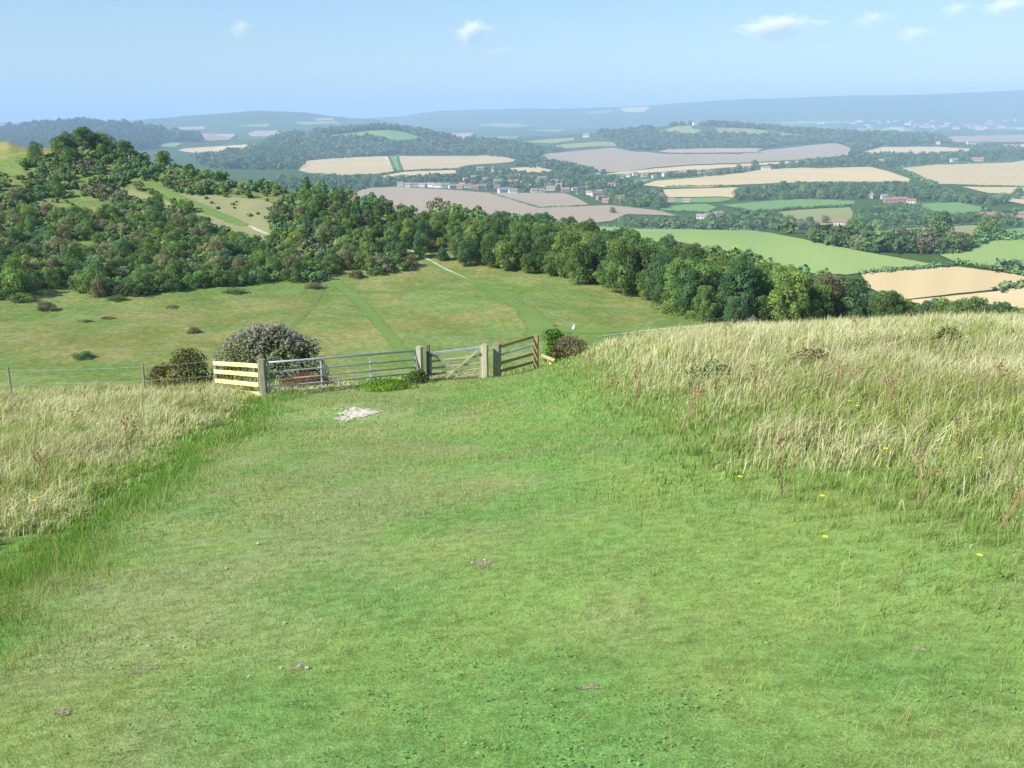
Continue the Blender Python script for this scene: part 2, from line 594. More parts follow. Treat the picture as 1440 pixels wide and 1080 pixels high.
# ------------------------------------------------------------------ fields, laid on the ground
def drape(name, poly, mat, label, off=.7, k=1.5e-4, jit=.35, grid=26):
    pts = []
    n = len(poly)
    for i in range(n):
        a = np.array(poly[i], float); b = np.array(poly[(i + 1) % n], float)
        q = max(1, int(np.linalg.norm(b - a) / 9))
        for j in range(q):
            pts.append(a + (b - a) * j / q)
    pts = np.array(pts)
    pts[:, 1] += (noise(pts[:, 0], pts[:, 1], 11, 7) - .5) * jit * 2
    w = hit(pts[:, 0], pts[:, 1])
    ok = ~np.isnan(w[:, 1]); w = w[ok]
    if len(w) < 3: return None
    q = np.stack([w[:, 0] / w[:, 1], np.log(w[:, 1])], 1)
    lo = q.min(0); hi = q.max(0)
    ex = []
    gx = np.linspace(lo[0], hi[0], grid + 2)[1:-1]; gy = np.linspace(lo[1], hi[1], grid + 2)[1:-1]
    A, B = np.meshgrid(gx, gy); A = A.ravel(); B = B.ravel()
    ins = in_poly(A, B, [tuple(p) for p in q])
    ex = np.stack([A[ins], B[ins]], 1)
    allp = [Vector((float(p[0]) * 50, float(p[1]) * 50)) for p in np.vstack([q, ex])]
    nb = len(q)
    r = delaunay_2d_cdt(allp, [(i, (i + 1) % nb) for i in range(nb)], [], 1, 1e-6)
    vv = np.array([(p.x / 50, p.y / 50) for p in r[0]])
    y = np.exp(vv[:, 1]); x = vv[:, 0] * y
    z = Hg(x, y) + off + y * k
    me = bpy.data.meshes.new(name)
    V = np.stack([x, y, z], 1)
    fs = []
    for f in r[2]:
        f = list(f)
        a, b, c = (V[f[0]], V[f[1]], V[f[2]])
        if np.cross(b - a, c - a)[2] < 0: f.reverse()
        fs.append(f)
    me.from_pydata(V.tolist(), [], fs)
    me.materials.append(mat)
    me.polygons.foreach_set("use_smooth", [True] * len(me.polygons))
    return tag(link(name, me), label, kind="structure")


F_S = mat_field("stubble_field", (.55, .43, .225), (.48, .38, .21), .012, .5)
F_S2 = mat_field("stubble_field_pale", (.60, .475, .255), (.53, .42, .235), .012, 1.9)
F_P = mat_field("harvested_field", (.385, .30, .205), (.34, .275, .20), .05, 1.2)
F_P2 = mat_field("harvested_field_pinkish", (.45, .33, .235), (.40, .30, .22), .05, .2)
F_G = mat_field("pasture", (.255, .345, .115), (.22, .31, .105), .04, .35, .08)
F_G2 = mat_field("deep_green_pasture", (.145, .285, .085), (.165, .275, .09), .04, 1.1, .15)
F_Y = mat_field("dry_pasture", (.30, .30, .12), (.245, .27, .10), .04, .9, .15)

FIELDS = [
    (F_P, [(500, 272), (513, 265), (560, 263), (640, 268), (690, 272), (757, 293), (830, 290), (857, 289), (893, 293), (928, 297), (953, 304), (918, 303), (880, 302), (870, 307), (860, 311), (820, 316), (793, 315), (700, 330), (500, 310)]),
    (F_P, [(692, 272), (793, 272), (812, 279), (828, 288), (790, 292), (757, 292)]),
    (F_G, [(820, 318), (862, 320), (893, 322), (1007, 324), (1060, 325), (1089, 330), (1120, 336), (1171, 346), (1202, 353), (1257, 363), (1313, 373), (1257, 381), (1211, 385), (1190, 388), (1100, 384), (900, 356), (780, 330)]),
    (F_S, [(1211, 387), (1257, 382), (1327, 377), (1348, 377), (1390, 382), (1440, 389), (1600, 402), (1600, 410), (1440, 401), (1400, 408), (1355, 413), (1300, 419.5), (1262, 424), (1220, 405)]),
    (F_S2, [(1265, 425), (1340, 417.5), (1400, 411), (1440, 405), (1600, 413), (1600, 450), (1440, 448), (1340, 440), (1265, 440)]),
    (F_G, [(1317, 358), (1359, 354), (1390, 340), (1440, 337), (1600, 333), (1600, 395), (1440, 387), (1405, 381), (1377, 376), (1340, 368)]),
    (F_Y, [(1215, 325), (1307, 320), (1377, 317), (1376, 332), (1338, 333), (1286, 334), (1269, 340), (1238, 342), (1211, 335)]),
    (F_Y, [(1148, 329), (1196, 327), (1197, 336), (1150, 334)]),
    (F_Y, [(1072, 302), (1120, 296), (1195, 292), (1200, 300), (1196, 313), (1140, 319), (1085, 313)]),
    (F_G2, [(1290, 287), (1348, 285), (1392, 294), (1365, 300), (1327, 302), (1302, 296)]),
    (F_G2, [(1014, 289), (1060, 285), (1120, 280), (1202, 283), (1202, 287), (1140, 291), (1120, 292), (1066, 298)]),
    (F_G2, [(926, 294), (953, 289), (993, 287), (1008, 292), (995, 299), (937, 297)]),
    (F_Y, [(1395, 303), (1440, 297), (1600, 295), (1600, 305), (1440, 304)]),
    (F_G2, [(1398, 325), (1440, 321), (1600, 320), (1600, 330), (1440, 331), (1400, 334)]),
    (F_S2, [(926, 267), (1045, 264), (1030, 279), (1014, 277), (970, 278), (937, 278)]),
    (F_G2, [(940, 280), (1014, 278), (1030, 281), (1010, 285), (950, 286)]),
    (F_S2, [(900, 260), (920, 254), (987, 249), (1040, 244), (1073, 239), (1123, 236), (1157, 237), (1223, 235), (1248, 241), (1280, 252), (1277, 257), (1190, 257), (1123, 257), (1040, 260), (993, 264), (935, 264)]),
    (F_S, [(1262, 237), (1317, 232), (1422, 229), (1440, 226), (1600, 222), (1600, 261), (1440, 262), (1350, 260), (1317, 259), (1300, 255), (1280, 245)]),
    (F_S2, [(1352, 263), (1440, 264), (1600, 264), (1600, 276), (1440, 274), (1390, 272), (1365, 266)]),
    (F_S2, [(1425, 276), (1600, 278), (1600, 290), (1440, 288), (1418, 284)]),
    (F_P, [(757, 218), (817, 212), (862, 208), (887, 213), (920, 215), (940, 217), (1040, 217), (1080, 211), (1165, 202), (1178, 202), (1195, 208), (1197, 218), (1165, 222), (1123, 225), (1048, 229), (970, 232), (920, 236), (870, 243), (820, 241), (767, 230)]),
    (F_P2, [(925, 213), (940, 210), (997, 209), (1073, 209), (1062, 214), (1000, 215.5), (940, 215)]),
    (F_S2, [(850, 245), (920, 237.5), (970, 233.5), (1050, 230.5), (1120, 226.5), (1160, 224), (1110, 230), (1048, 234), (980, 240), (920, 244), (870, 248)]),
    (F_S, [(420, 240), (430, 227), (473, 222.5), (545, 220), (555, 242), (527, 246), (480, 248), (438, 245)]),
    (F_G2, [(547, 220), (559, 220), (565, 240), (556, 241)]),
    (F_S, [(561, 220), (600, 220), (667, 220), (697, 217.5), (733, 227), (700, 230), (655, 233), (642, 237), (600, 238), (566, 240)]),
    (F_S2, [(535, 248.5), (570, 242), (640, 239.5), (642, 244), (600, 247), (550, 252)]),
    (F_S2, [(715, 237), (757, 235), (777, 240), (767, 243), (727, 243)]),
    (F_S2, [(1208, 215), (1242, 207), (1317, 207), (1388, 210), (1360, 215), (1317, 218), (1250, 219), (1217, 218.5)]),
    (F_P, [(1317, 195), (1342, 192), (1440, 190), (1600, 188), (1600, 200), (1440, 200), (1420, 200), (1383, 200), (1342, 200)]),
    (F_S2, [(1400, 204), (1440, 203), (1600, 203), (1600, 208), (1440, 207)]),
    (F_Y, [(922, 187), (948, 178.5), (972, 176.5), (974, 181), (987, 183), (978, 189), (958, 190)]),
    (F_Y, [(1005, 180), (1040, 180.5), (1067, 182.5), (1082, 186), (1133, 190), (1128, 193), (1098, 192), (1040, 189), (1012, 188)]),
    (F_G2, [(460, 191), (522, 184.5), (550, 183.5), (572, 187), (595, 195), (563, 201), (540, 197), (523, 192), (467, 193.5)]),
    (F_S2, [(250, 212), (260, 209), (327, 205), (360, 202), (362, 207), (333, 212), (305, 217), (277, 216)]),
    (F_P2, [(280, 198), (285, 188.5), (332, 188.5), (323, 197), (305, 198)]),
    (F_P2, [(250, 179), (288, 178), (287, 182), (253, 182.5)]),
    (F_P2, [(348, 188), (360, 184), (388, 184), (395, 190), (372, 192), (352, 192)]),
    (F_G, [(217, 207), (232, 202), (257, 201), (247, 207)]),
    (F_Y, [(333, 177), (380, 173.5), (375, 179)]),
    (F_Y, [(733, 200), (767, 196), (808, 194), (807, 197.5), (775, 202)]),
    (F_Y, [(755, 212), (792, 203), (840, 199.5), (862, 200), (868, 206), (840, 206), (800, 208.5), (767, 213)]),
    (F_P2, [(625, 188), (667, 187), (655, 197), (640, 193)]),
    (F_Y, [(680, 192), (732, 192), (717, 197), (685, 200)]),
    (F_Y, [(667, 177), (693, 173), (720, 173.5), (747, 177), (717, 179.5)]),
    (F_Y, [(737, 183), (797, 182), (783, 186)]),
    (F_S2, [(870, 153), (905, 150), (915, 151), (905, 158), (880, 158)]),
    (F_Y, [(820, 158), (860, 155), (862, 158), (830, 161)]),
    (F_G, [(1060, 183.5), (1200, 181), (1280, 181), (1280, 184), (1180, 185), (1100, 185)]),
    (F_Y, [(1090, 172), (1180, 170), (1185, 173), (1100, 175)]),
    (F_P2, [(1280, 177), (1330, 176), (1335, 179), (1290, 180)]),
    (F_Y, [(1360, 181), (1440, 179), (1600, 178), (1600, 181), (1440, 183)]),
    (F_G, [(410, 172), (470, 170), (480, 174), (430, 176)]),
    (F_P2, [(440, 166.5), (468, 166), (470, 169), (445, 170)]),
    (F_G, [(640, 208), (665, 206), (672, 212), (650, 215)]),
    (F_G2, [(880, 256), (900, 252), (920, 252), (900, 260), (885, 262)]),
    (F_G2, [(480, 180), (520, 178.5), (515, 181), (490, 183)]),
]
for m, poly in FIELDS:
    nm = "field"
    drape(nm, poly, m, None)

def soft(m, sc):
    """a thin sheet whose edge breaks up into the grass around it"""
    m = m.copy(); t = m.node_tree
    out = [n for n in t.nodes if n.type == 'OUTPUT_MATERIAL'][0]
    sh = out.inputs["Surface"].links[0].from_socket
    a = t.nodes.new("ShaderNodeVertexColor"); a.layer_name = "Col"
    g = t.nodes.new("ShaderNodeNewGeometry"); n = t.nodes.new("ShaderNodeTexNoise"); n.inputs["Scale"].default_value = sc * 2.2; n.inputs["Detail"].default_value = 4; n.inputs["Roughness"].default_value = .7
    t.links.new(g.outputs["Position"], n.inputs["Vector"])
    s_ = t.nodes.new("ShaderNodeSeparateColor"); t.links.new(a.outputs[0], s_.inputs[0])
    ad = t.nodes.new("ShaderNodeMath"); ad.operation = 'MULTIPLY_ADD'; t.links.new(n.outputs["Fac"], ad.inputs[0]); ad.inputs[1].default_value = 1.6; t.links.new(s_.outputs[0], ad.inputs[2])
    r = t.nodes.new("ShaderNodeMapRange"); r.inputs["From Min"].default_value = 1.07; r.inputs["From Max"].default_value = 1.12; t.links.new(ad.outputs[0], r.inputs["Value"])
    tr = t.nodes.new("ShaderNodeBsdfTransparent"); mx = t.nodes.new("ShaderNodeMixShader")
    t.links.new(r.outputs[0], mx.inputs[0]); t.links.new(tr.outputs[0], mx.inputs[1]); t.links.new(sh, mx.inputs[2]); t.links.new(mx.outputs[0], out.inputs["Surface"])
    return m


# paths on the meadow and the scrub hill
M_PG = soft(mat_field("mown_track", (.12, .215, .055), (.155, .235, .06), .6, .4, .1, .05), .8)
M_PD = soft(mat_field("worn_track", (.15, .19, .06), (.15, .2, .06), .6, .4, .1, .05), 1.5)
M_CHALKFAR = soft(M_CHALKFAR, 1.5)
M_CLR = mat_field("dry_clearing", (.30, .28, .145), (.23, .245, .115), .3, .4, .1, .05)


def strip(name, px, wid, mat, label, off=.07):
    px = np.array(px, float)
    # resample
    seg = np.sqrt((np.diff(px, axis=0) ** 2).sum(1)); cum = np.insert(np.cumsum(seg), 0, 0)
    tt = np.arange(0, cum[-1], 5.0)
    u = np.interp(tt, cum, px[:, 0]); v = np.interp(tt, cum, px[:, 1])
    wd = np.interp(tt, cum, wid if hasattr(wid, '__len__') else [wid] * len(px))
    c = hit(u, v)
    ok = ~np.isnan(c[:, 1]); c = c[ok]; wd = wd[ok]
    d = np.gradient(c[:, :2], axis=0); d /= np.linalg.norm(d, axis=1)[:, None] + 1e-9
    for _ in range(2):
        d[1:-1] = (d[:-2] + d[1:-1] + d[2:]) / 3
    nrm = np.stack([-d[:, 1], d[:, 0]], 1)
    K = 5
    V = []; CC = []
    for i in range(len(c)):
        jl = .62 + .25 * (noise(c[i, 0], c[i, 1], 4, 17) - .5); jr = .62 + .25 * (noise(c[i, 0], c[i, 1], 4, 19) - .5)
        for k in range(K):
            f = -jl + (jl + jr) * k / (K - 1)
            x = c[i, 0] + nrm[i, 0] * wd[i] * f; y = c[i, 1] + nrm[i, 1] * wd[i] * f
            V.append((x, y, float(Hg(np.array([x]), np.array([y]))[0]) + off)); CC.append([(0, .7, 1, .7, 0)[k] * (0.3 if i in (0, len(c) - 1) else 1)] * 3)
    F = [[i * K + k, i * K + k + 1, (i + 1) * K + k + 1, (i + 1) * K + k] for i in range(len(c) - 1) for k in range(K - 1)]
    me = np_mesh(name, V, F, mat, CC, smooth=True)
    if me.polygons and me.polygons[0].normal.z < 0:
        me.flip_normals()
    return tag(link(name, me), label, kind="structure")


strip("path", [(566, 350), (600, 368), (650, 390), (700, 412), (740, 436), (762, 462), (770, 480)], [1.6, 1.8, 2.2, 2.6, 3.6, 5.5, 7], M_PG, "green mown path curving down the meadow", .03)
strip("path", [(462, 392), (490, 410), (520, 440), (545, 468), (572, 500), (590, 520)], [2, 3, 2.2, 2.0, 2.0, 2.0], M_PG, "green mown path down the middle of the meadow", .03)
strip("path", [(458, 398), (440, 430), (400, 470), (330, 500)], 1.1, M_PD, "narrow worn track across the meadow", .03)
strip("path", [(480, 408), (560, 412), (640, 392), (690, 392)], 2.2, M_PD, "faint green track across the meadow", .025)
strip("path", [(762, 462), (830, 466), (900, 462), (1000, 458)], [6, 4, 3, 2.5], M_PG, "green track turning right below the wood", .035)
strip("path", [(560, 347), (580, 353), (600, 364), (630, 380), (655, 391)], [1.3, 1.1, .8, .5, .3], M_CHALKFAR, "chalk path leaving the wood", .06)
strip("path", [(448, 383), (456, 388), (466, 396)], [1.0, 1.0, .5], M_CHALKFAR, "short chalk path at the edge of the scrub", .06)
strip("path", [(840, 474), (900, 466), (950, 461), (1020, 456), (1060, 458)], [.3, .7, .9, .9, .5], M_CHALKFAR, "pale chalk path above the right-hand grass", .06)
strip("path", [(187, 257), (230, 270), (280, 292), (320, 308), (350, 320)], [3, 4.5, 5, 4, 2], M_PG, "green mown ride up the scrub hill", .12)
strip("path", [(350, 318), (362, 324), (385, 334), (410, 347), (430, 366)], [1.0, 1.2, 1.1, 1.1, .9], M_CHALKFAR, "chalk path between the bushes on the hill", .16)
strip("path", [(178, 270), (215, 282), (236, 290)], [3, 4, 3], M_CLR, "pale grass strip on the scrub hill", .1)
CLEAR = [(253, 273), (300, 275), (383, 283), (389, 307), (378, 337), (353, 342), (300, 325), (270, 300)]
CLEAR2 = [(43, 280), (113, 277), (167, 287), (140, 307), (57, 302)]
drape("clearing", CLEAR, M_CLR, "dry pale grass clearing on the scrub hill", .06, 0)

# chalk hollow on the near path
def chalk_patch():
    c = hit_near(500, 584)
    bm = bmesh.new()
    n = 40
    rings = []
    for k, rr in enumerate([.0, .35, .7, .9, 1.0]):
        ring = []
        for i in range(n):
            a = 2 * math.pi * i / n
            j = 1 + .22 * math.sin(3 * a + 1) + .15 * math.sin(7 * a) + rnd.uniform(-.1, .1)
            x = c.x + math.cos(a) * .48 * rr * j + .15 * math.sin(a) * rr; y = c.y + math.sin(a) * .48 * rr * j
            z = float(near_mesh_z(x, y)) + (.014 if rr < .95 else -.01)
            ring.append(bm.verts.new((x, y, z)))
        rings.append(ring)
    for k in range(4):
        for i in range(n):
            bm.faces.new([rings[k][i], rings[k][(i + 1) % n], rings[k + 1][(i + 1) % n], rings[k + 1][i]])
    o = bm_obj("chalk_patch", bm, soft(M_CHALK, 9), smooth=True)
    a = o.data.color_attributes.new("Col", 'FLOAT_COLOR', 'POINT')
    for k in range(5):
        for i in range(n):
            f = (.62, .5, .36, .2, 0)[k]; a.data[k * n + i].color = (f, f, f, 1)
    tag(o, "bare white chalk patch worn in the grass before the gate", kind="structure")


def near_mesh_z(x, y):
    x = np.asarray(x, float); y = np.asarray(y, float)
    fx = (x + 48) / .3; fy = (y + 7) / .3
    i = np.floor(fx); j = np.floor(fy); a = fx - i; b = fy - j
    x0 = i * .3 - 48; y0 = j * .3 - 7
    return (H(x0, y0) * (1 - a) * (1 - b) + H(x0 + .3, y0) * a * (1 - b) + H(x0, y0 + .3) * (1 - a) * b + H(x0 + .3, y0 + .3) * a * b)


chalk_patch()
PATCH = hit_near(500, 584)


# ------------------------------------------------------------------ grass blades
def blades(name, x, y, h, w, lean, leandir, cb, ct, seg, label):
    n = len(x)
    z = near_mesh_z(x, y) - .01
    ang = rg.uniform(0, 2 * np.pi, n)
    ox = np.cos(ang) * w / 2; oy = np.sin(ang) * w / 2
    lx = np.cos(leandir) * lean * h; ly = np.sin(leandir) * lean * h
    if seg == 1:
        V = np.empty((n, 3, 3)); C = np.empty((n, 3, 3))
        V[:, 0] = np.stack([x - ox, y - oy, z], 1); V[:, 1] = np.stack([x + ox, y + oy, z], 1)
        V[:, 2] = np.stack([x + lx, y + ly, z + h * np.sqrt(np.maximum(.1, 1 - lean * lean * .7))], 1)
        C[:, 0] = cb; C[:, 1] = cb; C[:, 2] = ct
        F = (np.arange(n)[:, None, None] * 3 + np.array([[0, 1, 2]])[None]).reshape(-1, 3)
    else:
        V = np.empty((n, 5, 3)); C = np.empty((n, 5, 3))
        V[:, 0] = np.stack([x - ox, y - oy, z], 1); V[:, 1] = np.stack([x + ox, y + oy, z], 1)
        mx = x + lx * .35; my = y + ly * .35; mz = z + h * .62
        V[:, 2] = np.stack([mx - ox * .8, my - oy * .8, mz], 1); V[:, 3] = np.stack([mx + ox * .8, my + oy * .8, mz], 1)
        V[:, 4] = np.stack([x + lx * 1.1, y + ly * 1.1, z + h * (1 - lean * .35)], 1)
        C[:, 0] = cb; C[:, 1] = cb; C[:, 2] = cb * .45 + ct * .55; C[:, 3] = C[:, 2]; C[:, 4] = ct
        F = (np.arange(n)[:, None, None] * 5 + np.array([[0, 1, 3], [0, 3, 2], [2, 3, 4]])[None]).reshape(-1, 3)
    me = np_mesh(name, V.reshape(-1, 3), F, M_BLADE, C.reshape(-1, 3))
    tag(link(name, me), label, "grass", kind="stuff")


def sample(y0, y1, dens, smax=.60):
    area = smax * (y1 * y1 - y0 * y0)
    n = int(area * dens)
    y = np.sqrt(rg.uniform(y0 * y0, y1 * y1, n)); x = rg.uniform(-smax, smax, n) * y
    return x, y


def in_chalk(x, y):
    return (((x - PATCH.x) / .5) ** 2 + ((y - PATCH.y) / .5) ** 2 < 1) & (rg.random(np.shape(x)) < .6)


def short_grass():
    X = []; Y = []; Wd = []; Hh = []
    for y0, y1, d, w, hh in [(1.9, 4.5, 6500, .0028, .030), (4.5, 8, 2800, .0042, .036), (8, 15, 1100, .0075, .045), (15, 34, 330, .015, .055)]:
        x, y = sample(y0, y1, d)
        X.append(x); Y.append(y); Wd.append(np.full(len(x), w)); Hh.append(np.full(len(x), hh))
    x = np.concatenate(X); y = np.concatenate(Y); w = np.concatenate(Wd); h = np.concatenate(Hh)
    l, r, t = zones(x, y)
    cl = fbm(x, y, .35, 141)
    keep = (l < .3) & (t < .8) & (y < yc(x)) & ~in_chalk(x, y) & (rg.random(len(x)) < .45 + cl * .9)
    x, y, w, h, r, l, cl = [a[keep] for a in (x, y, w, h, r, l, cl)]
    n = len(x)
    big = sm(-.2, 2.5, r) * 1.7 + sm(-.7, .1, l) * 2.0
    h = h * rg.uniform(.5, 1.5, n) * (1 + big) * (.6 + .9 * fbm(x, y, 1.3, 151))
    c = turf_col(x, y) * rg.uniform(.7, 1.35, (n, 1)) * (.72 + .56 * noise(x, y, .18, 301))[:, None]
    wisp = rg.random(n) < .015 + .02 * sm(-1.5, 2, r)
    h = np.where(wisp, h * 2.6, h)
    dry = ((rg.random(n) < .10 + .16 * sm(0, 2, r)) | wisp)[:, None]
    c = np.where(dry, np.array([.42, .37, .18]), c)
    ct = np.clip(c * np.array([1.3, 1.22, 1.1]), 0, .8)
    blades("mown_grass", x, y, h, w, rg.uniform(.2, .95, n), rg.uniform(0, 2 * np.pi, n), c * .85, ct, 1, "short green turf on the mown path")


def tall_grass():
    X = []; Y = []; Wd = []
    for y0, y1, d, w in [(2.5, 8, 1500, .0045), (8, 16, 900, .008), (16, 28, 420, .013), (28, 48, 170, .022)]:
        x, y = sample(y0, y1, d, .66)
        X.append(x); Y.append(y); Wd.append(np.full(len(x), w))
    x = np.concatenate(X); y = np.concatenate(Y); w = np.concatenate(Wd)
    # tufts: pull blades towards clump centres
    gx = np.round(x / .33); gy = np.round(y / .33)
    jx = (hsh(gx, gy, 5) - .5) * .3; jy = (hsh(gx, gy, 6) - .5) * .3
    pull = rg.uniform(0, .75, len(x))
    x = x + (gx * .33 + jx - x) * pull; y = y + (gy * .33 + jy - y) * pull
    l, r, t = zones(x, y)
    fence = (y > yc(x) - 1.5) & (x > -7) & (x < 2)
    yf = np.interp(x, [-9, -6.8, -2.9, -.8, .8, 1.5], [29.6, 27.0, 30.4, 31.0, 32.6, 32.9])
    bh = (x > -8.9) & (x < 1.4) & (y > yf - .35)
    bd = np.where(bh, 1.0, 0) * np.where(x > -2.5, sm(.1, .6, y - yf), 1)
    dens = np.maximum(sm(-.1, .7, l), np.maximum(sm(-1.3, 2.2, t), .55 * sm(-.1, 1.3, r)))
    beyond = (y > yc(x) + 1)
    mid = (x > -7.2) & (x < 1.2) & (y > 26.5)
    dens = np.maximum(dens, bd * .8); l = np.where(bh & (bd > .3), np.maximum(l, .75), l)
    keep = (rg.random(len(x)) < dens) & ~(mid & ~bh & (rg.random(len(x)) < .8)) & (y < yc(x) + 7)
    x, y, w, l, r, t, gx, gy = [a[keep] for a in (x, y, w, l, r, t, gx, gy)]
    n = len(x)
    d = np.maximum(np.maximum(l, t), np.clip(r * .4, -9, .7))
    tuft = hsh(gx, gy, 9)
    straw = np.clip(.16 * sm(.2, 1.0, d) + .95 * sm(.22, .54, fbm(x, y * .7, 1.9, 161) + (tuft - .5) * .3) * sm(-.1, 1.2, d) + .10 * sm(.2, 1.5, d), 0, 1)
    pale = sm(.52, .68, fbm(x, y, 1.8, 171) + (tuft - .5) * .2) * sm(.8, 3, d)
    heath = sm(.56, .68, fbm(x, y, 1.5, 177))
    hgt = (.09 + .36 * sm(-.2, 2.6, d)) * (.55 + .9 * fbm(x, y, 1.1, 181)) * rg.uniform(.55, 1.25, n)
    hgt *= .8 + .2 * sm(2, 9, y)
    u = rg.random(n)
    is_s = u < straw * .84
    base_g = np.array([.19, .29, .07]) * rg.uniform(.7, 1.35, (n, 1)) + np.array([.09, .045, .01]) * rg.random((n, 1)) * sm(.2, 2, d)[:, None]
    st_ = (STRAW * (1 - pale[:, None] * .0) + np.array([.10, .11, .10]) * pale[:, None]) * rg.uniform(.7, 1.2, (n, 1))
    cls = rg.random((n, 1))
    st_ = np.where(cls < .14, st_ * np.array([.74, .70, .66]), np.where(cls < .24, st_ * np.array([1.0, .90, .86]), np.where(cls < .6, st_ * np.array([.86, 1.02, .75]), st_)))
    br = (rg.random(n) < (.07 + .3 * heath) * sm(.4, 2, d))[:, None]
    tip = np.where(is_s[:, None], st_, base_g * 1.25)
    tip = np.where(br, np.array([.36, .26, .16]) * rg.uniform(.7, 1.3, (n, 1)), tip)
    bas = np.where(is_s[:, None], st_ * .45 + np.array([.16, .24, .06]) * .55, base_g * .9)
    w = w * rg.choice([.6, .8, 1.0, 1.5], n)
    lean = np.clip(rg.normal(.45, .28, n), .05, 1.0)
    ld = rg.normal(.3, 1.05, n) + (noise(x, y, 3, 191) - .5) * 1.6
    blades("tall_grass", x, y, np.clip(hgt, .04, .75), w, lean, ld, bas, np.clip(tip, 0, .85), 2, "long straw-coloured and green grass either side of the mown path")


short_grass(); tall_grass()


def bare_patch(u, v, rx, ry, seed):
    c = hit_near(u, v); g = random.Random(seed); n = 22; V = []; CC = []; F = []
    for k, rr in enumerate([.05, .5, 1.0]):
        for i in range(n):
            a = 2 * math.pi * i / n; j = 1 + .25 * math.sin(3 * a + seed) + g.uniform(-.15, .15)
            x = c.x + math.cos(a) * rx * rr * j; y = c.y + math.sin(a) * ry * rr * j
            V.append((x, y, float(near_mesh_z(x, y)) + .004)); CC.append([(.42, .30, 0)[k]] * 3)
    for k in range(2):
        for i in range(n): F.append([k * n + i, (k + 1) * n + i, (k + 1) * n + (i + 1) % n, k * n + (i + 1) % n])
    tag(link("bare_patch", np_mesh("bare_patch", V, F, M_EARTH, CC, True)), "small bare earthy patch worn in the turf", kind="structure")


M_EARTH = soft(simple("bare_earth", (.36, .33, .20), (.22, .22, .12), 30, .95), 28)
for i, q in enumerate([(680, 793, .15, .16), (205, 945, .10, .12), (135, 826, .10, .10), (420, 942, .08, .10), (830, 967, .08, .06), (90, 1003, .08, .08), (1295, 918, .06, .05)]):
    bare_patch(*q, i)


def clover():
    """low broad leaves growing in the turf"""
    x, y = sample(2.0, 9, 110)
    l, r, t = zones(x, y)
    k = (l < .2) & (t < 1) & (fbm(x, y, .7, 401) + rg.normal(0, .07, len(x)) > .60)
    x = x[k]; y = y[k]
    x = np.repeat(x, 6) + rg.normal(0, .03, len(x) * 6); y = np.repeat(y, 6) + rg.normal(0, .03, len(y) * 6)
    n = len(x); z = near_mesh_z(x, y) + rg.uniform(.008, .022, n)
    a = rg.uniform(0, 6.28, n); s_ = rg.uniform(.003, .0065, n); tl = rg.normal(0, .35, (n, 2))
    V = []
    for dx, dy in ((-1, -.4), (0, -1), (1, -.4), (.7, .8), (-.7, .8)):
        px = (dx * np.cos(a) - dy * np.sin(a)) * s_; py = (dx * np.sin(a) + dy * np.cos(a)) * s_
        V.append(np.stack([x + px, y + py, z + px * tl[:, 0] + py * tl[:, 1]], 1))
    V = np.stack(V, 1).reshape(-1, 3)
    c = np.array([.15, .33, .10]) * rg.uniform(.7, 1.4, (n, 1)) + np.array([.05, .04, .02]) * rg.random((n, 1))
    tag(link("clover", np_mesh("clover", V, np.arange(n * 5).reshape(-1, 5), M_BLADE, np.repeat(c, 5, 0))), "small round clover leaves scattered through the mown turf", "clover", kind="stuff")


clover()

# ------------------------------------------------------------------ foliage builder
def leaf_cloud(clumps, nleaf, size, seed, flat=.0, updir=.35, colj=.35):
    """leaf quads spread over the shells of many clumps; clumps = [(cx,cy,cz,r,rz)]"""
    g = np.random.default_rng(seed)
    cl = np.array(clumps, float)
    wgt = cl[:, 3] ** 2; wgt /= wgt.sum()
    k = g.choice(len(cl), nleaf, p=wgt)
    d = g.normal(size=(nleaf, 3)); d /= np.linalg.norm(d, axis=1)[:, None]
    d[:, 2] = np.where((d[:, 2] < -.3) & (g.random(nleaf) < .7), -d[:, 2], d[:, 2])
    rr = g.uniform(.72, 1.08, nleaf)[:, None]
    c = cl[k]
    p = c[:, :3] + d * rr * np.stack([c[:, 3], c[:, 3], c[:, 4]], 1)
    nrm = d + g.normal(size=(nleaf, 3)) * .55 + np.array([0, 0, updir])
    nrm /= np.linalg.norm(nrm, axis=1)[:, None]
    a = np.cross(nrm, g.normal(size=(nleaf, 3))); a /= np.linalg.norm(a, axis=1)[:, None]
    b = np.cross(nrm, a)
    s = size * g.uniform(.55, 1.3, nleaf)[:, None]
    a = a * s * .62; b = b * s
    V = np.stack([p - b * .5, p + a * .5 - b * .05, p + b * .5, p - a * .5 + b * .05], 1)
    ctint = g.uniform(1 - colj, 1 + colj, len(cl))
    col = (ctint[k] * g.uniform(.8, 1.2, nleaf))[:, None, None] * np.ones((1, 4, 3))
    hue = g.uniform(-.12, .12, len(cl))[k]
    col[:, :, 0] *= (1 + hue)[:, None]
    return V.reshape(-1, 3), np.arange(nleaf * 4).reshape(-1, 4), col.reshape(-1, 3)


def crown_clumps(rx, h, z0, n, seed, top=.75, cr=.36):
    g = np.random.default_rng(seed)
    out = []
    lop = g.uniform(-.15, .15, 2)
    for i in range(n):
        f = (i + .5) / n
        ph = i * 2.39996 + g.uniform(-.4, .4)
        zz = f
        rad = rx * math.sqrt(max(0.02, 1 - (max(0, zz - .28) / .75) ** 2)) * (.62 + .55 * min(1, zz / .3)) * .72
        rad *= g.uniform(.55, 1.12)
        r = rx * cr * g.uniform(.7, 1.3)
        out.append((math.cos(ph) * rad + lop[0] * rx * zz, math.sin(ph) * rad + lop[1] * rx * zz, z0 + h * (.08 + .84 * zz) - r * .2, r, r * g.uniform(.75, 1.0)))
    out.append((0, 0, z0 + h * .45, rx * .55, h * .36))
    return out


